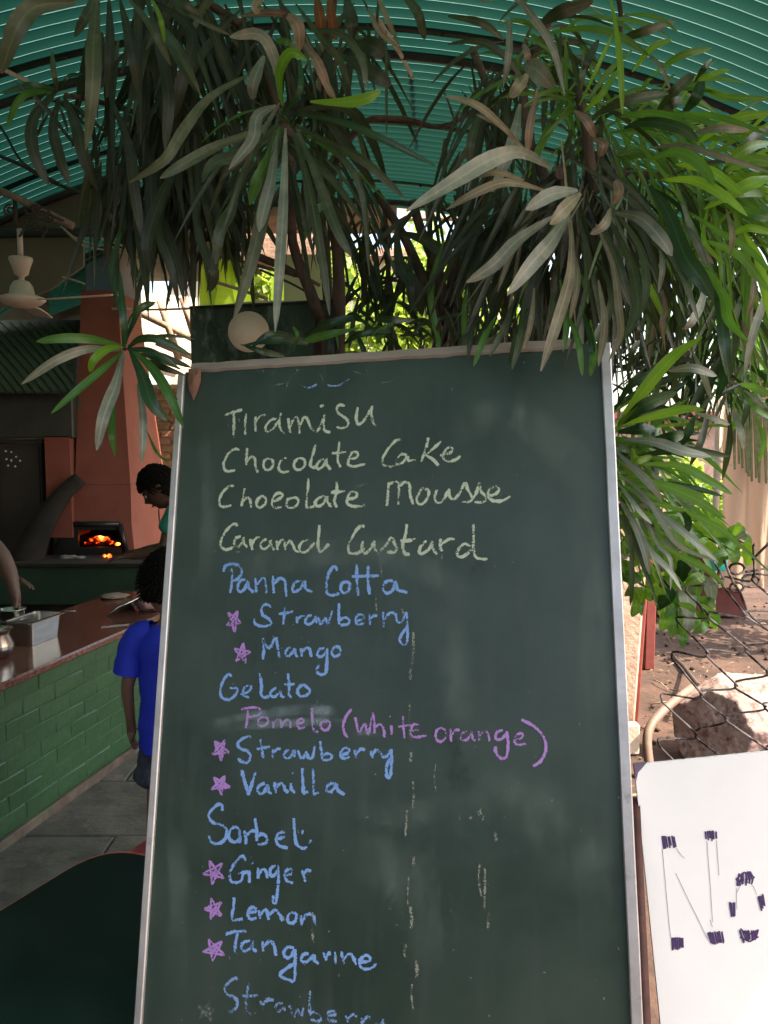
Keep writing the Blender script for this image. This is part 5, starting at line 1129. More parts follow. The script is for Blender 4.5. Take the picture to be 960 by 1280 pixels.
def head(parent, c, r_, yaw, pitch, roll, skinm, curly, s=1.0, hairlen=0):
    """face looks to +Y before rotation"""
    Mh = Matrix.Translation(c) @ Matrix.Rotation(yaw,4,'Z') @ Matrix.Rotation(pitch,4,'X') @ Matrix.Rotation(roll,4,'Y')
    bm = bmesh.new(); bmesh.ops.create_icosphere(bm, subdivisions=5, radius=1); vs = []
    for v in bm.verts:
        x, y_, z = v.co; X = x*.80; Y_ = y_*.98; Z = z*1.18
        if z < -.1: 
            k = 1-.34*min(1,(-z-.1)/.9); X *= k; 
            if y_ < 0: Y_ *= 1-.30*min(1,(-z-.1)/.9)
        # nose, brow, eye sockets, lips, chin
        def bump_(px_, pz_, sx_, sz_, a):
            return a*math.exp(-((X-px_)/sx_)**2-((Z-pz_)/sz_)**2) if y_ > 0 else 0
        Y_ += bump_(0,-.18,.12,.16,.24)+bump_(0,.05,.09,.2,.07)-bump_(.3,.06,.15,.11,.10)-bump_(-.3,.06,.15,.11,.10)+bump_(0,-.50,.22,.05,.07)+bump_(0,-.60,.2,.05,.06)+bump_(0,-.88,.22,.16,.10)+bump_(0,.22,.5,.08,.05)
        vs.append(Mh @ (V((X,Y_,Z))*r_))
    hm = MB().add(vs, [tuple(v.index for v in f.verts) for f in bm.faces], True)
    for sx in (-1,1):   # ears
        pts = []
        e = MB(); vs2 = []
        for v in bm.verts:
            x, y_, z = v.co; q = V((sx*.84+x*.09+sx*.05*max(0,-y_), -.12+y_*.19, -.02+z*.28)); q.x += sx*.03*math.sin(6*z)
            vs2.append(Mh @ (q*r_))
        hm.add(vs2, [tuple(v.index for v in f.verts) for f in bm.faces], True)
    ho = hm.build('head', skinm, parent)
    for sx in (-1,1):
        MB().blob(Mh @ (V((sx*.3,.80,.06))*r_), r_*.12, 0, 2).build('eye', MAT['eyewhite'], ho)
        MB().blob(Mh @ (V((sx*.3,.895,.06))*r_), r_*.05, 0, 2).build('pupil', MAT['black'], ho)
        MB().tube([Mh @ (V((sx*a,b,c_))*r_) for a, b, c_ in ((.16,.95,.22),(.3,.93,.26),(.44,.84,.22))], r_*.035, 6).build('eyebrow', MAT['hair'], ho)
    MB().tube([Mh @ (V((a,b,-.555))*r_) for a, b in ((-.2,.88),(-.08,1.0),(.08,1.0),(.2,.88))], r_*.035, 6).build('lips', MAT['lip'], ho)
    hv = []; hf = [tuple(v.index for v in f.verts) for f in bm.faces]
    for v in bm.verts:
        x, y_, z = v.co; n_ = mnoise.fractal(v.co*(7 if curly else 16), 1, 2, 3)
        cover = 1.0
        lim = .30 if y_ > .2 else (-.62 if y_ < -.25 else -.62+(y_+.25)*2.0)
        k = 1.13 + (.10*n_ if curly else .025*n_) + (.05 if curly else 0)
        if z < lim: k = .80
        X = x*.80*k; Y_ = y_*.98*k; Z = z*1.18*k
        if z < -.1 and y_ < 0: X *= 1-.2*min(1,(-z-.1)/.9)
        hv.append(Mh @ (V((X,Y_,Z))*r_))
    MB().add(hv, hf, True).build('hair', MAT['hair'], ho)
    if curly:
        cu = MB(); rnd = random.Random(9)
        for i in range(240):
            d = V((rnd.gauss(0,1),rnd.gauss(0,1),abs(rnd.gauss(0,1))*.9-.1)).normalized()
            if d.y > .35 and d.z < .4: continue
            q = V((d.x*.80,d.y*.98,d.z*1.18))*1.15*r_; t1 = d.orthogonal().normalized(); t2 = d.cross(t1); rr = r_*rnd.uniform(.08,.14)
            cu.tube([Mh @ (q+(t1*math.cos(a)+t2*math.sin(a))*rr+d*rr*.5*math.sin(a*2)) for a in [k*1.05 for k in range(6)]], r_*.035, 5)
        co = cu.build('curls', MAT['hair'], ho); co['kind'] = 'stuff'
    st = MB(); rnd = random.Random(int(c.x*1000))
    for i in range(1300 if not curly else 300):
        d = V((rnd.gauss(0,1),rnd.gauss(0,1),rnd.gauss(.35,.8))).normalized()
        lim = .30 if d.y > .2 else (-.55 if d.y < -.25 else -.55+(d.y+.25)*2.0)
        if d.z < lim: continue
        q = V((d.x*.80,d.y*.98,d.z*1.18))*1.12*r_; dn = (V((d.x*.5,d.y*.4-.2,-.75))+V((rnd.gauss(0,.35),rnd.gauss(0,.35),rnd.gauss(0,.2)))).normalized()
        L_ = r_*rnd.uniform(.10,.22); st.tube([Mh @ q, Mh @ (q+dn*L_*.5+d*r_*.05), Mh @ (q+dn*L_+d*r_*.03)], [r_*.02,r_*.016,r_*.004], 3, caps=False)
    so_2 = st.build('hair_strands', MAT['strand'], ho); so_2['kind'] = 'stuff'
    bm.free(); return ho
# ---- boy in blue, back to the camera
bc = V((-.80,3.03,.015)); t = thing('person', 'boy in bright blue t-shirt and dark shorts, back turned, beside the counter', 'person', bc)
N = dict(pelvis=(V((0,0,.56)),(.095,.075)), belly=(V((0,0,.70)),(.092,.07)), chest=(V((0,0,.85)),(.10,.07)), neck0=(V((0,0,.945)),(.05,.045)), neck=(V((.0,.01,1.0)),.036), skull=(V((.0,.015,1.06)),.045)); E = []
chain(E, 'pelvis','belly','chest','neck0','neck','skull')
for s, sx in (('l',-1),('r',1)):
    N['sh'+s] = (V((sx*.105,0,.925)), .038); N['el'+s] = (V((sx*.162,-.015,.715)), .026); N['wr'+s] = (V((sx*.165,.03,.565)), .019)
    N['hip'+s] = (V((sx*.055,0,.52)), .068); N['kn'+s] = (V((sx*.062,.005,.30)), .043); N['cf'+s] = (V((sx*.064,-.012,.20)), .041); N['an'+s] = (V((sx*.066,-.01,.055)), .026); N['toe'+s] = (V((sx*.075,.10,.025)), .024)
    chain(E, 'chest','sh'+s,'el'+s,'wr'+s); chain(E, 'pelvis','hip'+s,'kn'+s,'cf'+s,'an'+s,'toe'+s)
    add_hand(N, E, N['wr'+s][0], 'wr'+s, (0,.12,-1), (0,1,0), (-sx*1.0,0,0), .72, .35)
bo_ = skin('body', N, E, MAT['skin'], t, 'pelvis')
def loft_shirt(name, st, sleeves, m, parent):
    mb = MB(); n = 28; c = catmull([V(a[0]) for a in st], 34); rr = catmull([V((a[1],a[2],0)) for a in st], 34); vs = []
    for p, q in zip(c, rr):
        for k in range(n): a = 2*math.pi*k/n; vs.append(p+V((math.copysign(abs(math.cos(a))**.85, math.cos(a))*q.x, math.sin(a)*q.y, 0)))
    mb.add(vs, [(i*n+k, i*n+(k+1)%n, (i+1)*n+(k+1)%n, (i+1)*n+k) for i in range(34) for k in range(n)], True)
    for pts, rs in sleeves: 
        cc = catmull(pts, 12); r2 = catmull([V((r_,0,0)) for r_ in rs], 12); mb.tube(cc, [q.x for q in r2], 18, caps=False)
    out = []
    for v in mb.v:
        q = V(v); f_ = mnoise.noise(V((q.x*10+q.z*6, q.y*10, q.z*12)))*.008 + abs(mnoise.noise(V((q.x*22+q.z*20, q.y*22, q.z*26))))*.009
        d = V((q.x,q.y,0)); out.append(q + (d.normalized() if d.length > .01 else V())*f_)
    mb.v = [tuple(q) for q in out]; return mb.build(name, m, parent)
loft_shirt('tshirt', [((0,0,.475),.125,.095),((0,0,.56),.120,.092),((0,0,.68),.112,.086),((0,0,.80),.118,.086),((0,0,.875),.120,.082),((0,0,.925),.095,.07),((0,0,.955),.055,.05)],
    [([V((sx*.06,0,.92)),V((sx*.112,0,.905)),V((sx*.142,-.005,.84)),V((sx*.160,-.01,.765))],[.045,.052,.052,.055]) for sx in (-1,1)], MAT['blueshirt'], t)

SN = dict(w0=(V((0,0,.585)),(.104,.084)), w1=(V((0,0,.53)),(.104,.085))); SE = [('w0','w1')]
for s, sx in (('l',-1),('r',1)):
    SN['h'+s] = (V((sx*.06,0,.47)),.082); SN['k'+s] = (V((sx*.066,.0,.37)),.078); SN['c'+s] = (V((sx*.067,.0,.335)),.080); chain(SE, 'w1','h'+s,'k'+s,'c'+s)
skin('shorts', SN, SE, MAT['jeans'], t, 'w0')
head(t, V((-.01,.02,1.105)), .102, R(-28), R(-12), 0, MAT['skin'], False)
# ---- man by the oven, head bent down
mc = V((-1.27,5.35,.015)); t = thing('person', 'man with curly black hair in a teal t-shirt bending his head beside the oven', 'person', mc)
N = dict(pelvis=(V((.03,0,.82)),(.15,.11)), belly=(V((.02,0,.95)),(.14,.10)), chest=(V((-.02,0,1.10)),(.15,.11)), neck0=(V((-.08,0,1.21)),(.07,.06)), neck=(V((-.13,0,1.25)),.055), skull=(V((-.19,0,1.29)),.07)); E = []
chain(E, 'pelvis','belly','chest','neck0','neck','skull')
for s, sx in (('l',-1),('r',1)):    # facing -X: left/right lie along Y
    N['sh'+s] = (V((-.04,sx*.17,1.19)),.055); N['el'+s] = (V((-.12,sx*.21,.93)),.042); N['wr'+s] = (V((-.33,sx*.15,.90)),.028)
    N['hip'+s] = (V((.03,sx*.09,.76)),.10); N['kn'+s] = (V((.0,sx*.10,.43)),.062); N['an'+s] = (V((.03,sx*.10,.07)),.04); N['toe'+s] = (V((-.13,sx*.12,.035)),.035)
    chain(E, 'chest','sh'+s,'el'+s,'wr'+s); chain(E, 'pelvis','hip'+s,'kn'+s,'an'+s,'toe'+s)
    add_hand(N, E, N['wr'+s][0], 'wr'+s, (-1,0,-.1), (0,-sx,0.2), (0,0,-1), 1, .4)
skin('body', N, E, MAT['skin_dark'], t, 'pelvis')
SN = dict(b0=(V((.03,0,.80)),(.17,.135)), b1=(V((.02,0,.96)),(.165,.125)), b2=(V((-.02,0,1.10)),(.17,.13)), b3=(V((-.07,0,1.20)),(.09,.08))); SE = []; chain(SE,'b0','b1','b2','b3')
for s, sx in (('l',-1),('r',1)):
    SN['s'+s] = (V((-.04,sx*.175,1.18)),.075); SN['e'+s] = (V((-.09,sx*.21,1.03)),.07); chain(SE,'b2','s'+s,'e'+s)
skin('tshirt', SN, SE, MAT['tealshirt'], t, 'b0')
SN = dict(w0=(V((.03,0,.86)),(.16,.12)), w1=(V((.03,0,.78)),(.155,.12))); SE = [('w0','w1')]
for s, sx in (('l',-1),('r',1)):
    SN['h'+s] = (V((.03,sx*.09,.70)),.11); SN['k'+s] = (V((.0,sx*.10,.43)),.082); SN['c'+s] = (V((.03,sx*.10,.09)),.065); chain(SE,'w1','h'+s,'k'+s,'c'+s)
skin('trousers', SN, SE, MAT['jeans'], t, 'w0')
head(t, V((-.185,0,1.325)), .118, R(90), R(-38), 0, MAT['skin_dark'], True)
# ---- cook at the left edge, arm over the pan
kc = V((-2.205,4.12,.015)); t = thing('person', 'cook in grey shirt at the left edge reaching down to the steel pan', 'person', kc)
N = dict(pelvis=(V((0,0,.88)),(.15,.11)), belly=(V((0,0,1.02)),(.14,.10)), chest=(V((.02,0,1.22)),(.15,.11)), neck0=(V((.03,0,1.36)),(.07,.06)), neck=(V((.04,0,1.42)),.055), skull=(V((.06,0,1.49)),.07),
    shr=(V((.12,-.12,1.31)),.055), elr=(V((.325,-.10,1.07)),.045), frr=(V((.365,-.11,.98)),.042), wrr=(V((.395,-.13,.885)),.027),
    shl=(V((-.02,.18,1.30)),.055), ell=(V((.06,.24,1.05)),.042), wrl=(V((.24,.16,.92)),.028)); E = []
chain(E,'pelvis','belly','chest','neck0','neck','skull'); chain(E,'chest','shr','elr','frr','wrr'); chain(E,'chest','shl','ell','wrl')
add_hand(N, E, N['wrr'][0], 'wrr', (.10,-.05,-1), (.5,-.8,0), (-.6,-.3,0), .95, .5); add_hand(N, E, N['wrl'][0], 'wrl', (1,-.2,-.3), (0,-1,.2), (0,0,-1), .95, .5)
for s, sx in (('l',1),('r',-1)):
    N['hip'+s] = (V((0,sx*.09,.80)),.10); N['kn'+s] = (V((.02,sx*.10,.45)),.062); N['an'+s] = (V((-.02,sx*.10,.07)),.04); N['toe'+s] = (V((.13,sx*.12,.035)),.035); chain(E,'pelvis','hip'+s,'kn'+s,'an'+s,'toe'+s)
skin('body', N, E, MAT['skin_dark'], t, 'pelvis')
SN = dict(b0=(V((0,0,.86)),(.17,.135)), b1=(V((0,0,1.02)),(.165,.125)), b2=(V((.02,0,1.21)),(.17,.13)), b3=(V((.03,0,1.34)),(.09,.08)), sr=(V((.12,-.12,1.31)),.075), er=(V((.292,-.107,1.105)),.066), sl=(V((-.02,.18,1.30)),.075), el=(V((.03,.22,1.15)),.07)); SE = []
chain(SE,'b0','b1','b2','b3'); chain(SE,'b2','sr','er'); chain(SE,'b2','sl','el'); skin('shirt', SN, SE, MAT['greyshirt'], t, 'b0')
SN = dict(w0=(V((0,0,.92)),(.16,.12)), w1=(V((0,0,.84)),(.155,.12))); SE = [('w0','w1')]
for s, sx in (('l',-1),('r',1)):
    SN['h'+s] = (V((0,sx*.09,.75)),.11); SN['k'+s] = (V((.02,sx*.10,.45)),.082); SN['c'+s] = (V((-.02,sx*.10,.09)),.065); chain(SE,'w1','h'+s,'k'+s,'c'+s)
skin('trousers', SN, SE, MAT['tealshirt'], t, 'w0')
head(t, V((.08,0,1.55)), .118, R(-90), R(-25), 0, MAT['skin_dark'], False)

# ================================================================ PLANTS
prnd = random.Random(42)
def new_sink(): return dict(v=[], f=[], m=[], uv=[])
def flush(sink, parent, name='leaf_mass'):
    me = bpy.data.meshes.new(name); me.from_pydata(sink['v'], [], sink['f']); ul = me.uv_layers.new(name='UVMap')
    ul.data.foreach_set('uv', [x for l_ in me.loops for x in sink['uv'][l_.vertex_index]])
    ms = sorted(set(sink['m']))
    for k in ms: me.materials.append(MAT[k])
    me.polygons.foreach_set('material_index', [ms.index(k) for k in sink['m']]); me.polygons.foreach_set('use_smooth', [True]*len(sink['f']))
    o = link(name, me, None, parent); o['kind'] = 'stuff'; return o
def strap(pts, wd, m, parent, roll=0, seg=11, prof='strap', origin=V(), fold=.26, view=True, name='leaf', sink=None):
    c = catmull(pts, seg); vs = []; uv = []; tw = prnd.uniform(-.9,.9); ph = prnd.random()*9; curl = prnd.uniform(.8,1.3) if prnd.random() < .3 else .0
    for i, p in enumerate(c):
        u = i/seg; t_ = (c[min(i+1,seg)]-c[max(i-1,0)])
        if t_.length < 1e-7: t_ = V((0,0,-1))
        t_.normalize()
        vw = (EYE-p).normalized() if view else V((0,0,1))
        s = t_.cross(vw)
        if s.length < .15: s = t_.cross(V((1,.3,0)))
        s.normalize(); nn = s.cross(t_).normalized()
        rl = roll*(.6+.6*u) + tw*max(0,u-.35)*1.1; s2 = s*math.cos(rl)+nn*math.sin(rl); n2 = nn*math.cos(rl)-s*math.sin(rl)
        if prof == 'strap': h = (.2+.8*min(1,(u/.45))**.8)*(1 if u < .55 else max(.0,1-((u-.55)/.455)**2.3)**.6)
        elif prof == 'point': h = (.3+.7*min(1,(u/.35))**.8)*(1 if u < .5 else max(.02,1-((u-.5)/.5)**1.7))
        else: h = max(.02, math.sin(math.pi*min(1,(u*.94+.03)))**.75)
        wob = 1+.10*mnoise.noise(V((u*5,ph,0)))+.05*mnoise.noise(V((u*17,ph,3))); h *= wd*.5*wob
        vs += [p+s2*h+n2*h*fold-origin, p-origin, p-s2*h+n2*h*fold-origin]; uv += [(u,0),(u,.5),(u,1)]
    fs = [(i*3+k, i*3+k+1, i*3+4+k, i*3+3+k) for i in range(seg) for k in (0,1)]
    if sink is not None:
        b_ = len(sink['v']); sink['v'] += vs; sink['f'] += [tuple(b_+k for k in f) for f in fs]; sink['m'] += [m]*len(fs); sink['uv'] += uv; return
    me = bpy.data.meshes.new(name); me.from_pydata(vs, [], fs); ul = me.uv_layers.new(name='UVMap')
    ul.data.foreach_set('uv', [x for l_ in me.loops for x in uv[l_.vertex_index]])
    me.polygons.foreach_set('use_smooth', [True]*len(fs))
    return link(name, me, MAT[m], parent)
def hero(parent, spec, org):
    for ln in spec.strip().split('\n'):
        f = ln.split('|'); pts = [tuple(float(v) for v in p.split(',')) for p in f[0].split()]; wpx = float(f[1]); m = f[2]; d0, d1 = float(f[3]), float(f[4]); pr = f[5] if len(f) > 5 else 'strap'
        n = len(pts); q = [P(a, b, d0+(d1-d0)*(i/(n-1)) - .05*math.sin(math.pi*i/(n-1))) for i, (a, b) in enumerate(pts)]
        strap(q, wpx/FPX*(d0+d1)/2*.98, m, parent, prnd.uniform(-.45,.45), origin=org, prof=pr, seg=12)
def wchoice(ws):
    ks = ws.split(','); t_ = []
    for k in ks: a, _, b = k.partition(':'); t_ += [a]*int(b or 1)
    return prnd.choice(t_)
def filler(parent, org, px, py, Y, n, a0, a1, L0, L1, wd, ws, droop=.5, ys=.6, jit=.04, dry=.0, sink=None):
    for i in range(n):
        b = P(px, py, Y) + V((prnd.gauss(0,jit), prnd.gauss(0,jit), prnd.gauss(0,jit)))
        a = R(prnd.uniform(a0, a1)); L_ = prnd.uniform(L0, L1); d = V((math.sin(a), prnd.uniform(-ys, ys), -math.cos(a))).normalized()
        dr = droop*prnd.uniform(.6,1.3); q = [b + d*L_*u + V((0,0,-1))*L_*dr*u*u for u in (0,.35,.7,1)]
        strap(q, wd*prnd.uniform(.55,1.0), wchoice(ws), parent, prnd.uniform(-1.0,1.0), origin=org, seg=9, prof=prnd.choice(['strap','point']), sink=sink)
def branch(parent, org, pts, r0, r1, m='bark', name='branch'):
    c = catmull([P(*p) if isinstance(p, tuple) else p for p in pts], 16); n = len(c)
    rr = [(r0+(r1-r0)*i/(n-1))*(1+.13*mnoise.noise(p*14)) for i, p in enumerate(c)]
    c = [p+V((mnoise.noise(p*9),0,mnoise.noise(p*9+V((5,0,0)))))*.006 for p in c]
    return MB().tube([p-org for p in c], rr, 9).build(name, MAT[m], parent)
# ---- left plant
org = V((P(425,455,2.35).x, 2.35, 0))
pl = thing('hanging_strap_plant', 'dark shaggy strap leaved plant hanging over the left and middle of the chalkboard', 'plant', org)
g0 = V((org.x, 2.42, 0))
branch(pl, org, [g0, (424,470,2.38),(423,400,2.32),(422,315,2.28),(411,262,2.2),(385,200,2.1),(357,158,1.97)], .022, .011, name='trunk')
branch(pl, org, [V((org.x-.05,2.45,0)), (400,470,2.36),(396,393,2.3),(380,345,2.3),(364,298,2.28),(366,235,2.2),(340,120,2.2),(300,30,2.2)], .02, .010, name='trunk')
branch(pl, org, [V((org.x+.03,2.5,0)),(414,470,2.44),(411,400,2.42),(405,300,2.42),(392,230,2.4),(400,120,2.4),(420,-30,2.3)], .018, .012, name='trunk')
branch(pl, org, [(370,342,2.3),(335,325,2.33),(296,308,2.38),(262,300,2.4),(215,260,2.4),(190,190,2.3)], .011, .008)
branch(pl, org, [(340,120,2.2),(280,140,2.25),(215,150,2.3),(150,135,2.25),(80,118,2.12)], .010, .006)
branch(pl, org, [(300,30,2.2),(230,-10,2.15),(140,-40,2.1)], .012, .008)
branch(pl, org, [(420,205,2.3),(455,153,2.2),(500,149,2.2),(550,158,2.2),(592,138,2.25)], .008, .006)
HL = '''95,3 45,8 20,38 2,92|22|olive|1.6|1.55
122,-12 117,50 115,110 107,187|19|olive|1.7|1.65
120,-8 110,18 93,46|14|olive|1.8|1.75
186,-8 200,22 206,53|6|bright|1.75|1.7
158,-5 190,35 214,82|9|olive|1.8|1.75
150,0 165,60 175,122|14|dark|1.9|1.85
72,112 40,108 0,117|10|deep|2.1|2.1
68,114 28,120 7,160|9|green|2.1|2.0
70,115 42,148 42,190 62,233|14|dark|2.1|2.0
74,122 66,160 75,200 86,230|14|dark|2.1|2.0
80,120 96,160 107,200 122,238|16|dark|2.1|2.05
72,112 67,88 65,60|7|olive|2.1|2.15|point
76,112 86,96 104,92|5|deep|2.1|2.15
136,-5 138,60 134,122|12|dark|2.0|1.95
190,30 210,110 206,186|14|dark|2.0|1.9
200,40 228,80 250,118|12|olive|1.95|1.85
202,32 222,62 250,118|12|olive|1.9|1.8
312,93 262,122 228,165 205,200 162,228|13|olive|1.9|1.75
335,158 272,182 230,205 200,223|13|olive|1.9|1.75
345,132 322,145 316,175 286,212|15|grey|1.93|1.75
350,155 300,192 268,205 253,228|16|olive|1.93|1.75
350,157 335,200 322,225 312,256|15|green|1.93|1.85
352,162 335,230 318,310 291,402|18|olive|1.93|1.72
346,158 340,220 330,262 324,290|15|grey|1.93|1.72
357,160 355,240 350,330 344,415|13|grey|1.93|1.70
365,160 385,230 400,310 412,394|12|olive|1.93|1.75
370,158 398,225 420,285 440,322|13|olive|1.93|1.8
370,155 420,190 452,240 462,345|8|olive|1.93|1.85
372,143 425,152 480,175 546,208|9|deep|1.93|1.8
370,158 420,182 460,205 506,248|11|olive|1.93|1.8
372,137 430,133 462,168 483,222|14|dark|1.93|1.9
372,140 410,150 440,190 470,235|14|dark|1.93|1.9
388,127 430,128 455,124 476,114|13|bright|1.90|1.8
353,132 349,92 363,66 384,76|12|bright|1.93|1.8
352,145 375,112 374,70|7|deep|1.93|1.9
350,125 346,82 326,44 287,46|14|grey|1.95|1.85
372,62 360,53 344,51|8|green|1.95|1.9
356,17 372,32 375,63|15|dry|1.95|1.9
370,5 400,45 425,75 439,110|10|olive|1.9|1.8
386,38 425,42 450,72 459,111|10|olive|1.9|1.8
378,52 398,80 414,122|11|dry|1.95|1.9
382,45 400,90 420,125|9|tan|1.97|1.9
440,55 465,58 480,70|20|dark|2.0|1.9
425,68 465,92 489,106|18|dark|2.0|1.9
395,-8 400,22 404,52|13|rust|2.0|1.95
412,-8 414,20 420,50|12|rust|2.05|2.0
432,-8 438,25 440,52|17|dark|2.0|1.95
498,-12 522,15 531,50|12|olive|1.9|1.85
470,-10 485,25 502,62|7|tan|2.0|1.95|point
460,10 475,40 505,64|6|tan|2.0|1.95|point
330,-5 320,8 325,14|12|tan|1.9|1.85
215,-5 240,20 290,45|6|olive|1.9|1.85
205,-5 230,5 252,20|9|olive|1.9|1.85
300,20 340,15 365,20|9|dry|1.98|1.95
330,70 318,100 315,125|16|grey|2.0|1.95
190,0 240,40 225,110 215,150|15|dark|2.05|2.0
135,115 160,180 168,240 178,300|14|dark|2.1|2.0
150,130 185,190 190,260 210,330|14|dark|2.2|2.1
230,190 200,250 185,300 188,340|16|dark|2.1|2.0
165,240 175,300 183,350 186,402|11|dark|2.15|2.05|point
200,260 220,330 230,380|13|dark|2.15|2.05|point
240,230 250,300 268,340 262,366|12|dark|2.1|2.05
262,230 275,280 268,330 258,366|11|dark|2.1|2.05|point
205,240 198,290 215,340 225,392|11|dark|2.1|2.05|point
300,215 290,260 275,290 270,330|15|olive|2.0|1.9
400,190 405,250 400,300 398,330|9|dark|2.2|2.1
385,230 388,265 378,306|10|green|2.1|2.05
415,250 395,262 375,272|10|green|2.1|2.05'''
hero(pl, HL, org)
FL = ((200,-10,2.1,22,-35,40,.18,.36,0.0234,'dark:5,olive:2'),(260,0,2.15,22,-45,45,.18,.36,0.0234,'dark:5,olive:2'),(310,20,2.2,14,-50,40,.15,.30,0.0218,'dark:4,olive'),
      (190,110,2.2,20,-40,40,.16,.32,0.0218,'dark:4,olive'),(235,140,2.25,24,-45,45,.18,.32,0.0218,'dark:4,olive'),(180,190,2.3,20,-35,40,.15,.28,0.0211,'dark:4,olive'),(240,215,2.3,22,-45,35,.14,.27,0.0203,'dark:4,olive'),
      (290,200,2.35,16,-45,35,.15,.28,0.0203,'dark:6,olive'),(400,60,2.3,12,-50,50,.12,.25,0.0203,'dark:4,olive,tan'),(410,180,2.3,14,-50,50,.14,.26,0.0187,'dark:4,olive'),
      (355,155,1.98,10,-70,70,.14,.30,0.0203,'olive:2,dark:2'),(140,40,2.2,7,-30,20,.12,.25,0.0218,'dark:3,olive'),(340,30,2.2,8,-60,60,.12,.2,0.0203,'dark:3,olive'),(120,210,2.25,5,-20,50,.15,.26,0.0218,'dark:3,olive'))
for a in FL: filler(pl, org, *a)
SK = new_sink()
for a in ((220,60,2.25,30,-50,50,.14,.30,.018,'dark:5,olive'),(240,170,2.3,34,-50,50,.12,.28,.017,'dark:6,olive'),(190,230,2.35,24,-40,40,.12,.24,.016,'dark:4,olive'),(270,250,2.35,24,-45,45,.10,.22,.016,'dark:4,olive'),(330,60,2.3,24,-60,60,.12,.26,.018,'dark:4,olive:2'),
          (400,120,2.35,26,-60,60,.10,.24,.016,'dark:4,olive:2'),(420,230,2.35,20,-60,60,.10,.2,.014,'dark:4,deep'),(440,40,2.3,16,-60,60,.10,.24,.016,'dark:3,olive:2'),(355,160,2.0,14,-90,90,.10,.28,.014,'olive:3,green:1'),(70,118,2.12,12,-100,100,.06,.16,.012,'dark:3,deep'),(150,150,2.2,14,-50,50,.10,.22,.016,'dark:3,olive')): filler(pl, org, *a, sink=SK)
flush(SK, pl)
# ---- middle tangle behind the board edge
org = V((P(560,450,2.5).x, 2.5, 0))
mp_ = thing('tangled_strap_plant', 'dark tangled plant between the two big hanging plants, bright gaps behind it', 'plant', org)
branch(mp_, org, [V((org.x,2.5,0)),(562,460,2.5),(556,400,2.45),(545,335,2.4),(524,285,2.4),(515,250,2.4)], .022, .012, name='trunk')
branch(mp_, org, [V((org.x-.02,2.5,0)),(548,460,2.5),(548,420,2.45),(540,380,2.4),(520,330,2.4),(500,290,2.4),(470,240,2.4)], .02, .012, name='trunk')
branch(mp_, org, [V((org.x+.03,2.5,0)),(575,450,2.5),(566,380,2.42),(575,320,2.35),(600,260,2.3),(620,150,2.2),(590,60,2.2)], .02, .010, name='trunk')
branch(mp_, org, [V((org.x-.2,2.5,0)),(488,460,2.5),(488,400,2.5),(484,330,2.45),(480,260,2.4)], .012, .007, name='trunk')
branch(mp_, org, [(545,335,2.4),(520,345,2.4),(498,350,2.4),(475,345,2.4)], .006, .004)
hero(mp_, '''500,290 530,300 560,320 563,325|14|dark|2.3|2.2
555,300 545,330 538,370 545,412 549,427|8|green|2.1|2.0
512,320 512,350 515,388|11|dark|2.3|2.2
495,280 500,330 520,360 528,395|17|dark|2.3|2.25
520,400 490,400 470,398|9|deep|2.3|2.2
520,408 550,398 590,390|7|deep|2.2|2.2|point
510,405 530,400 545,415 553,428|6|dark|2.2|2.1|point
505,412 525,410 545,425|5|dark|2.2|2.15|point
500,420 520,418 535,428|5|dark|2.2|2.15|point
494,403 480,412 470,430|9|green|2.2|2.1
380,420 410,405 455,395|11|deep|2.15|2.05
375,428 405,420 450,410|11|green|2.1|2.0|point
385,430 350,426 300,432|9|deep|2.0|1.9|point
380,425 340,418 312,436|10|deep|2.0|1.9|point
366,440 372,420 366,408|5|green|2.0|1.95
420,412 440,395 452,402|10|deep|2.15|2.05
430,430 450,418 490,415|9|deep|2.1|2.05
355,445 330,440 300,430|8|deep|2.0|1.92|point
582,430 590,445 592,455|7|olive|1.9|1.85
584,350 580,400 584,450|7|green|2.0|1.75
625,420 600,432 585,455|10|olive|2.0|1.75
640,405 615,430 592,462|11|olive|1.9|1.75
638,300 628,360 618,395|13|rust|2.4|2.3
685,330 680,360 683,378|9|rust|2.4|2.3''', org)
for a in ((455,290,2.4,26,-70,70,.06,.16,.016,'dark:5,deep'),(480,340,2.45,26,-90,90,.05,.13,.014,'dark:5,deep'),(450,370,2.45,20,-90,90,.05,.12,.014,'dark:4,deep:2'),(500,380,2.45,14,-100,90,.05,.12,.015,'dark:4,deep:2'),
          (560,260,2.4,22,-70,60,.10,.22,.020,'dark:5'),(590,300,2.4,20,-50,40,.12,.24,.020,'dark:6'),(620,260,2.35,24,-50,50,.14,.28,.024,'dark:6'),(560,360,2.45,14,-80,60,.06,.15,.016,'dark:5'),
          (610,380,2.4,12,-60,40,.06,.13,.018,'dark:5'),(430,410,2.4,10,-100,100,.06,.12,.018,'deep:3,green'),(590,170,2.3,8,-40,20,.10,.16,.020,'dark:5')): filler(mp_, org, *a)
# ---- right plant
org = V((P(700,455,2.1).x, 2.15, 0))
pr_ = thing('hanging_strap_plant', 'big strap leaved plant above the chalkboard\'s right, grey drooping leaves below, fresh green on top', 'plant', org)
branch(pr_, org, [V((org.x,2.2,0)),(690,470,2.2),(680,400,2.15),(672,320,2.1),(690,240,1.95),(700,215,1.8)], .022, .014, name='trunk')
branch(pr_, org, [V((org.x+.03,2.2,0)),(730,470,2.2),(738,380,2.15),(745,300,2.1),(740,240,1.9),(735,170,1.85),(720,110,1.9)], .02, .009, name='trunk')
branch(pr_, org, [(690,240,1.95),(665,180,1.95),(655,110,1.95),(690,20,2.0)], .013, .008)
branch(pr_, org, [(740,240,1.9),(790,215,1.95),(850,235,2.05),(900,290,2.2)], .012, .007)
branch(pr_, org, [(772,-10,2.2),(776,25,2.2),(774,60,2.2)], .006, .006)
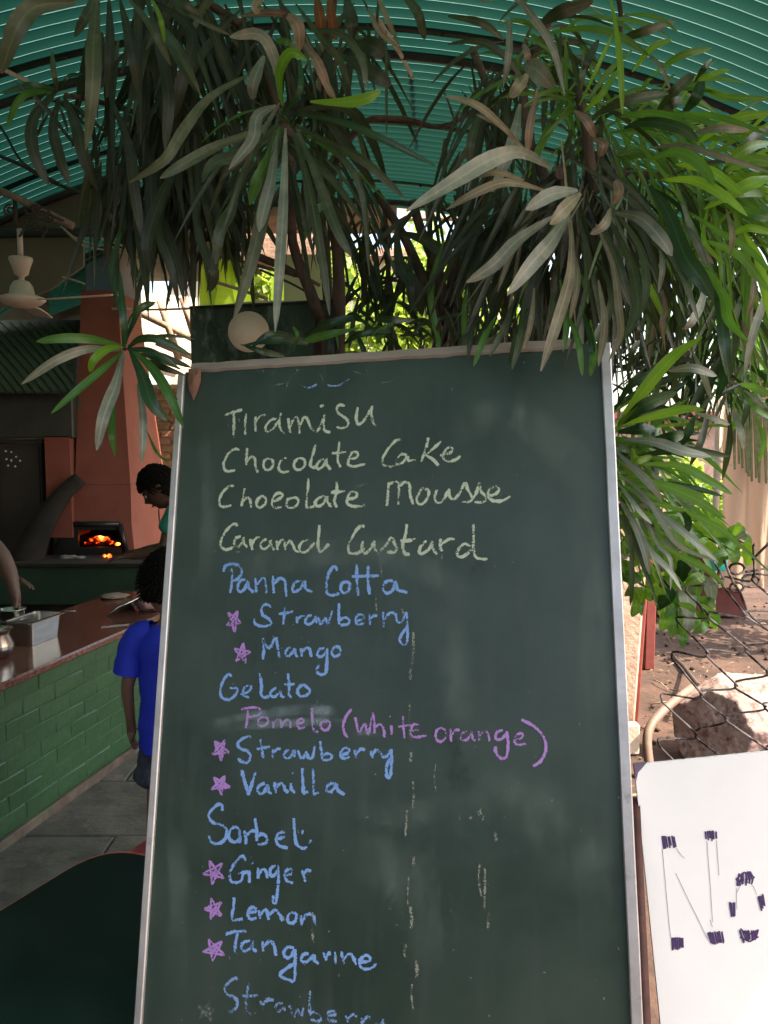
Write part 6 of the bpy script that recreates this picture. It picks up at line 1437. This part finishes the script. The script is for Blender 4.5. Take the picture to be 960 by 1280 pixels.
HR = '''690,360 692,405 680,452|9|olive|1.70|1.56
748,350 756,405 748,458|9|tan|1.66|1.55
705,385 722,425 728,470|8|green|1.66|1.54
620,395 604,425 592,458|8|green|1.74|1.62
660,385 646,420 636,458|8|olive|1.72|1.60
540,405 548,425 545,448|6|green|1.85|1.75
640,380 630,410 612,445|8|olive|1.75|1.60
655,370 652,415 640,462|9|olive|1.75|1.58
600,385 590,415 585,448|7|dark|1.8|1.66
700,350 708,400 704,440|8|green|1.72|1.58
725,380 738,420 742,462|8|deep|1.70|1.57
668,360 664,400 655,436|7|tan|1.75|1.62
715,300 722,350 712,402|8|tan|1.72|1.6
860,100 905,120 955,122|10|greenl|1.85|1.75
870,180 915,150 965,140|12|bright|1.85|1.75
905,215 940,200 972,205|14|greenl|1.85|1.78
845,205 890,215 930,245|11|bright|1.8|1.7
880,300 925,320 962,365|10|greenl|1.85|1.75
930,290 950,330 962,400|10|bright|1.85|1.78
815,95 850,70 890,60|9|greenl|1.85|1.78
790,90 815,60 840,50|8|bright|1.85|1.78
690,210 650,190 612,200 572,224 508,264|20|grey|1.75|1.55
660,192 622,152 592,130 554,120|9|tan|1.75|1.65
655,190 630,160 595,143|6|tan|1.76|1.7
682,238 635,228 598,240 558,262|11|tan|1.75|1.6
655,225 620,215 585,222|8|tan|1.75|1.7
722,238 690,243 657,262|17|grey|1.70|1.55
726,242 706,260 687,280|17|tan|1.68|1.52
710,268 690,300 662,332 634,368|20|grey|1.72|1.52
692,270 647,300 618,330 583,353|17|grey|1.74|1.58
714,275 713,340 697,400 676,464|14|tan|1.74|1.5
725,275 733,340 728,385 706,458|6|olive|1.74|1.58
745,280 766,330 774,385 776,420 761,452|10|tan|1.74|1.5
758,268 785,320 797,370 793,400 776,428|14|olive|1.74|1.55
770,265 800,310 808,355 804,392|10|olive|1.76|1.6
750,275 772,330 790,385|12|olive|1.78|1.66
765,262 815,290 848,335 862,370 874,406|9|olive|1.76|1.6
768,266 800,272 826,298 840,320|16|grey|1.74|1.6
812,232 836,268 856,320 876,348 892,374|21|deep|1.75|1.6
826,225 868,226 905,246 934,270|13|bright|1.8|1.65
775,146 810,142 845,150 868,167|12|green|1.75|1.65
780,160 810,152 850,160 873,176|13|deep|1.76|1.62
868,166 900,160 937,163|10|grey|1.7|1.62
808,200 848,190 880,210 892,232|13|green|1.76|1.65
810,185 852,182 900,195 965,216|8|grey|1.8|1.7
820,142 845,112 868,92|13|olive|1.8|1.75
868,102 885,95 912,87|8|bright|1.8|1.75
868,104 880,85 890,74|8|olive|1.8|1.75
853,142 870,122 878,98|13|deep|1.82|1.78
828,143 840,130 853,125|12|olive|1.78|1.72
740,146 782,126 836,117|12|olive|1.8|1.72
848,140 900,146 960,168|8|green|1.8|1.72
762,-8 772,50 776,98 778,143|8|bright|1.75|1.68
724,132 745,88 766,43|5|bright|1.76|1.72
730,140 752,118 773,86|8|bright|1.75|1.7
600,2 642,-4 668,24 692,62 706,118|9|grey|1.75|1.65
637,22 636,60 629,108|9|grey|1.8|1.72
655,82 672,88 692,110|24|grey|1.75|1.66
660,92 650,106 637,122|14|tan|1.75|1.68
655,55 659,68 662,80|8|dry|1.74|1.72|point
675,30 702,14 742,2|17|dark|1.8|1.74
680,42 732,35 775,46 812,70|9|green|1.85|1.78
772,50 802,40 844,26|11|olive|1.85|1.8
780,18 822,22 852,44|5|green|1.8|1.75|point
718,138 734,152 744,172|10|dry|1.72|1.66
742,174 754,180 750,196|11|dry|1.72|1.66
769,226 774,240 766,257|13|dry|1.66|1.62|point
763,260 756,280 738,293|11|tan|1.68|1.58
700,235 680,300 665,360 652,440|16|dark|1.9|1.8
672,110 662,160 660,190|10|dry|1.8|1.75
650,130 640,180 615,240|15|grey|1.85|1.75
610,120 590,170 587,210|11|olive|1.95|1.88
560,55 600,52 632,72 660,110|9|olive|1.95|1.9
560,20 600,28 630,50|9|olive|1.95|1.9
780,130 815,155 845,155|8|olive|1.82|1.78
748,50 735,75 728,100|10|dark|1.8|1.75|point
728,62 730,90 726,115|7|grey|1.8|1.75
800,60 825,82 838,112|5|grey|1.85|1.78
960,160 938,180 900,220|20|olive|1.9|1.85
965,178 935,185 905,208|13|bright|1.85|1.8
965,222 935,232 880,262|17|bright|1.9|1.8
965,245 930,240 880,250|12|green|1.92|1.8
856,262 900,290 940,315 968,345|8|green|1.85|1.75
885,258 880,300 905,330|6|bright|1.85|1.8
905,298 935,285 968,292|9|bright|1.9|1.85
905,255 945,268 968,272|12|green|1.9|1.85
880,335 905,370 912,400 936,428|14|green|1.8|1.7
888,350 900,385 905,430 912,478|14|deep|1.82|1.72
883,350 876,380 864,402 857,412|12|grey|1.72|1.65
908,262 915,290 913,318|7|tan|1.8|1.76
942,338 942,365 934,397|8|tan|1.85|1.8
965,330 955,375 940,420 930,470|10|grey|1.85|1.8
928,400 935,425 938,440|10|tan|1.9|1.85
868,310 860,320 888,335|7|green|1.8|1.7
855,280 870,300 885,333|9|grey|1.78|1.65
845,230 870,300 892,330|8|grey|1.8|1.75
800,335 815,365 828,393|8|bright|1.75|1.7
825,310 828,335 823,366|7|grey|1.8|1.74
828,362 832,390 828,405 832,440|8|dry|1.8|1.72|point
835,360 848,390 850,430|6|olive|1.85|1.8
810,390 800,410 796,425|7|olive|1.9|1.85
745,320 765,370 745,420 720,440|10|olive|1.85|1.7
690,330 700,360 690,420 670,440|10|dark|1.95|1.85
700,330 728,350 735,380|8|green|1.9|1.8
738,400 742,440 738,470|9|green|1.66|1.58
912,380 920,420 914,470|7|olive|1.9|1.8
960,260 935,330 915,380|9|olive|2.1|2.0
930,360 918,400 905,430|9|grey|2.0|1.9'''
hero(pr_, HR, org)
FR = ((700,215,1.9,20,-60,60,.18,.36,0.0187,'dark:3,olive:2'),(745,240,1.9,20,-40,50,.16,.34,0.0172,'dark:2,olive:3,tan'),(660,230,2.0,20,-50,40,.16,.34,0.0187,'dark:5,olive'),(640,120,2.1,20,-50,30,.14,.30,0.0187,'dark:4,olive:2'),
      (690,60,2.0,16,-120,120,.10,.22,0.0172,'olive:2,green:2,dark:2'),(780,160,1.95,14,30,150,.10,.24,0.0156,'green_lit:3,olive,green:2'),(830,210,2.0,18,10,130,.12,.26,0.0172,'green_lit:3,green:2,olive'),(740,180,1.95,14,-60,60,.10,.22,.018,'green,green:2,olive:2,dark:2'),
      (800,260,2.1,16,-30,70,.14,.28,0.0172,'olive:2,green:2,dark:2'),(890,240,2.15,14,-10,120,.14,.26,0.0172,'green_lit:3,bright,green:2'),(800,330,2.2,14,-50,50,.10,.24,0.0156,'dark:2,olive,green:2'),(860,320,2.15,14,-50,50,.12,.26,0.0172,'green:2,deep,olive,dark:2'),
      (930,330,2.2,14,-60,40,.12,.26,0.0172,'olive:2,dark:3,deep'),(710,330,2.1,12,-40,40,.12,.2,.016,'dark:4,olive'))
for a in FR: filler(pr_, org, *a)
SK = new_sink()
for a in ((700,225,1.85,40,-70,70,.14,.34,.014,'dark:2,olive:4,tan'),(740,250,1.85,44,-45,50,.14,.34,.013,'olive:4,dark:2,tan,green'),(650,240,1.95,34,-60,50,.12,.30,.015,'dark:5,olive:2'),(780,250,1.9,36,-30,70,.14,.32,.013,'olive:2,green:2,deep:2'),
          (680,60,1.95,30,-150,150,.08,.22,.013,'olive:3,green_lit:3,olive'),(740,130,1.9,34,-160,160,.08,.22,.013,'green_lit:4,olive:2,bright'),(800,170,1.9,34,20,170,.10,.26,.013,'green_lit:4,bright:2,green'),(850,220,1.95,34,-20,150,.12,.28,.014,'green_lit:5,bright:2,green,olive'),
          (900,250,2.0,36,-60,150,.12,.28,.014,'green_lit:4,bright:3,green'),(880,320,2.05,36,-60,60,.12,.28,.013,'green_lit:3,green,olive:2,grey'),(930,340,2.1,30,-60,60,.12,.28,.013,'green_lit:2,green,olive:2,tan'),(820,300,2.0,34,-50,60,.10,.26,.013,'olive:2,green_lit:2,dark'),(780,360,2.0,24,-50,50,.08,.2,.012,'olive:2,dark:2,tan'),
          (610,110,2.1,20,-70,50,.10,.24,.013,'dark:3,olive:2'),(700,400,1.85,14,-50,50,.05,.10,.010,'olive:2,dark'),(600,395,2.1,16,-60,60,.06,.14,.010,'dark:3,olive'),(660,400,1.95,12,-50,50,.05,.11,.010,'olive:2,dark')): filler(pr_, org, *a, sink=SK)
for a in ((900,200,1.95,26,20,150,.12,.26,.016,'green_lit:4,bright:3'),(930,290,2.0,22,-20,110,.12,.26,.016,'green_lit:3,bright:2,green'),(640,395,1.75,8,-50,40,.05,.10,.012,'olive:2,dark'),(560,420,2.0,8,-60,60,.03,.08,.012,'olive,dark:2'),(500,425,2.05,8,-80,60,.03,.07,.012,'green,dark:2,deep')): filler(pr_, org, *a, sink=SK)
flush(SK, pr_)
# ---- small shoot in front of the oven
org = P(155,433,1.75); sp = thing('hanging_shoot', 'single dangling shoot with a whorl of long green leaves in front of the oven chimney', 'plant', org)
branch(sp, org, [(150,290,1.95),(140,330,1.9),(142,360,1.85),(153,405,1.8),(156,436,1.75)], .006, .004, 'deep', name='stem')
branch(sp, org, [(156,420,1.76),(165,395,1.77),(178,388,1.76),(192,380,1.76)], .004, .003, 'deep', name='stem')
hero(sp, '''152,432 115,424 80,423 45,427|12|green|1.75|1.65
150,438 110,436 70,450 27,480|12|grey|1.75|1.62
154,434 135,436 118,450 112,465|11|bright|1.74|1.66
153,440 130,460 95,490 64,517|10|green|1.75|1.62
154,440 145,480 130,520 121,563|15|grey|1.75|1.62
142,500 140,540 144,572|9|green|1.75|1.68|point
162,437 178,470 190,505 209,525|16|deep|1.75|1.65
162,434 190,460 210,490 230,535|13|green|1.75|1.62
172,480 178,515 178,550 177,580|11|grey|1.74|1.62
160,435 175,424 200,425 240,445|10|deep|1.75|1.68
160,432 190,422 215,420 245,424|5|deep|1.75|1.7|point
158,436 190,440 225,462|9|deep|1.76|1.7
176,442 200,450 228,462|7|deep|1.8|1.75|point
178,448 205,460 235,470|8|dark|1.82|1.76|point
180,440 200,445 240,460|9|dark|1.84|1.78
196,455 205,480 222,500|6|dark|1.85|1.8
196,500 205,520 218,532|4|deep|1.8|1.75|point
184,540 196,565 211,580|4|green|1.75|1.7|point
150,340 152,370 155,405 158,430|9|deep|1.8|1.75
156,430 168,400 178,382 195,378|7|deep|1.78|1.75''', org)
# ---- lower right clump behind the frame
org = V((P(700,560,1.85).x, 1.95, 0)); lr = thing('strap_leaf_clump', 'clump of bright green and grey strap leaves fanning out right of the chalkboard frame', 'plant', org)
branch(lr, org, [V((org.x,1.98,0)), (738,700,1.95),(742,620,1.9),(760,548,1.78)], .02, .012, name='stem')
branch(lr, org, [(738,700,1.95),(745,660,1.9),(765,610,1.8)], .014, .010, name='stem')
hero(lr, '''771,536 800,495 838,450 878,421|17|bright|1.78|1.68
769,512 788,482 815,468 836,464|11|deep|1.78|1.74
835,464 865,460 896,470|11|greyl|1.76|1.7
776,530 808,505 846,490|17|deep|1.78|1.72
778,531 820,519 858,510 881,513|13|bright|1.78|1.68
868,516 890,522 912,531|7|greyl|1.74|1.7
772,540 800,537 820,536|14|deep|1.8|1.76
818,548 840,546 855,543|14|deep|1.8|1.76
780,549 820,553 855,565 889,571|14|greyl|1.76|1.66
798,570 850,563 912,570|11|deep|1.78|1.72
800,580 848,582 885,600 915,618|11|greenl|1.77|1.66
768,562 798,590 818,610 828,628|11|greyl|1.75|1.66
912,515 912,555 903,600|8|olive|1.85|1.8
888,508 876,550 862,583|10|dark|1.85|1.8
868,520 860,540 852,556|11|deep|1.86|1.82
916,512 926,540 930,562|8|greyl|1.82|1.78
944,520 955,550 948,578|7|greenl|1.82|1.78
785,470 790,440 800,425|8|olive|1.85|1.8
770,597 825,606 870,624 907,648|12|greenl|1.77|1.64
768,588 805,618 830,655 850,682 896,702|8|greyl|1.75|1.62
788,612 850,662 898,703|9|greyl|1.78|1.66
800,625 850,638 900,660 933,690|8|greenl|1.8|1.7
806,670 850,695 885,712 905,732|9|greenl|1.76|1.66
850,636 860,650 859,666|9|deep|1.76|1.7
772,622 792,652 806,690 812,718|9|greyl|1.75|1.64
770,600 785,620 800,640 815,655|6|greyl|1.76|1.68
795,655 815,690 838,715 852,738|8|greyl|1.76|1.65
775,630 788,670 790,730 788,757|6|olive|1.76|1.68
805,640 822,680 838,700 838,738|6|greyl|1.78|1.68
770,640 800,645 840,655 860,700|9|greenl|1.8|1.72
772,575 800,600 850,612 880,622|12|greenl|1.8|1.72
790,560 795,575 815,570|10|bright|1.76|1.72
900,420 905,470 895,500|12|deep|1.8|1.75
865,438 880,470 890,500|8|greyl|1.82|1.78
925,485 945,510 965,525|7|greenl|1.8|1.75
925,480 900,495 890,515|5|dark|1.85|1.82|point
925,485 935,500 925,540|9|deep|1.85|1.8
925,480 945,485 965,495|10|greenl|1.8|1.76
930,488 945,500 955,510|8|greyl|1.8|1.76
828,470 815,500 790,525|8|olive|1.84|1.8
840,490 845,470 850,440|7|olive|1.88|1.84''', org)
for a in ((762,545,1.9,18,40,150,.12,.26,.020,'deep:3,green:2,grey'),(768,600,1.9,12,20,110,.12,.28,.018,'green:3,deep:2,grey'),(790,600,2.0,9,10,100,.10,.22,.016,'green:3,bright,deep'),(780,470,1.95,14,-20,150,.10,.2,.018,'dark:4,deep:2'),(905,450,2.0,12,-80,80,.10,.2,.018,'dark:3,deep:2,olive'),(850,440,2.1,16,-70,70,.08,.18,.018,'dark:5,deep')): filler(lr, org, *a, droop=.25)
SK = new_sink()
for a in ((765,550,1.9,40,20,150,.10,.28,.011,'green_lit:3,green:2,grey_lit,bright'),(768,600,1.92,44,15,110,.12,.30,.010,'green_lit:4,green:2,grey_lit,bright'),(775,640,2.0,36,10,100,.08,.22,.009,'green_lit:4,bright:2,green'),(860,470,2.1,26,-80,80,.06,.16,.010,'dark:2,deep:2,green_lit'),(920,400,2.1,30,-60,60,.08,.22,.011,'deep:2,green:2,olive,grey_lit'),(800,440,2.0,22,-60,60,.06,.14,.010,'olive:2,dark:2,green')): filler(lr, org, *a, droop=.25, sink=SK)
flush(SK, lr)
# ---- oval leaved plant
org = V((P(815,690,2.1).x, 2.25, 0)); ov = thing('oval_leaf_plant', 'light green oval leaved plant spilling over beside the peach wall end', 'plant', org)
branch(ov, org, [V((P(755,760,2.3).x,2.3,0)),(756,760,2.25),(775,690,2.2),(820,655,2.15)], .010, .006, name='stem')
stems = [[(812,690,2.2),(835,680,2.12),(860,690,2.05),(880,720,2.0)],[(815,670,2.2),(850,660,2.1),(880,670,2.05),(915,690,2.0)],[(806,710,2.2),(825,720,2.1),(845,750,2.05),(848,785,2.0)],
         [(810,690,2.2),(790,670,2.15),(775,680,2.1),(772,720,2.05)],[(800,730,2.2),(820,742,2.1),(795,735,2.05),(790,745,2.0)],[(820,680,2.2),(850,710,2.1),(870,750,2.05),(885,780,2.0)],[(815,660,2.2),(790,640,2.15),(775,640,2.1)],[(830,650,2.15),(860,640,2.1),(895,655,2.1),(930,678,2.05)]]
for s in stems: branch(ov, org, s, .004, .002, 'deep', name='twig')
ovr = random.Random(77)
def ovleaf(px, py, ang, Lp, wp, m, Y=2.05):
    a = R(ang); p0 = P(px,py,Y); Lp *= .85; p2 = P(px+Lp*math.cos(a), py+Lp*math.sin(a), Y-.04); mid = (p0+p2)/2+V((0,-.02,.008))
    strap([p0,mid,p2], wp/FPX*Y*.85, m, ov, ovr.uniform(-.5,.5), seg=8, prof='oval', origin=org, fold=.15)
for a in ((868,655,20,52,26,'bright'),(840,678,150,36,22,'green'),(862,678,30,48,26,'olive_l'),(852,728,80,52,26,'grey_l'),(838,735,120,38,24,'deep'),(842,760,95,42,22,'green'),(855,762,85,36,20,'grey_l'),(800,742,110,36,18,'green'),(805,738,10,32,14,'olive_l'),(830,765,100,28,18,'bright'),(880,720,75,44,18,'grey_l'),(866,718,85,38,16,'green'),(850,700,95,36,28,'deep'),(905,682,60,34,20,'green'),(920,690,40,30,10,'bright'),(915,672,-70,24,10,'bright'),(918,675,-30,22,10,'grey_l'),(895,668,40,36,20,'green'),
          (870,765,60,30,14,'bright'),(880,775,40,24,10,'bright'),(812,680,160,28,20,'grey_l'),(792,668,120,40,20,'green'),(785,690,150,26,16,'grey_l'),(800,700,60,34,18,'green'),(815,705,100,36,18,'olive_l'),(830,690,70,34,18,'bright'),(775,655,140,22,14,'green'),(772,640,60,26,18,'grey_l')):
    ovleaf(*(a[:5]), {'olive_l':'bright','grey_l':'grey_lit','green':'green_lit'}.get(a[5], a[5]))
for s in stems:
    c = catmull([V(p) for p in s], 14)
    for i in range(2, 15):
        if ovr.random() < .95: ovleaf(c[i].x, c[i].y, ovr.uniform(10,170), ovr.uniform(18,38), ovr.uniform(10,20), ovr.choice(['green_lit','bright','green_lit','green','bright']), c[i].z+ovr.uniform(-.05,.08))
# small plants in planter
for (px,py,Y,n,Lm,t_, lab, nm) in ((880,705,7.9,26,.4,t2,None,None),):
    o_ = t2.location.copy(); filler(t2, o_, px, py, Y, n, 60, 300, .25, .5, .07, 'green:2,bright:2', droop=.4)
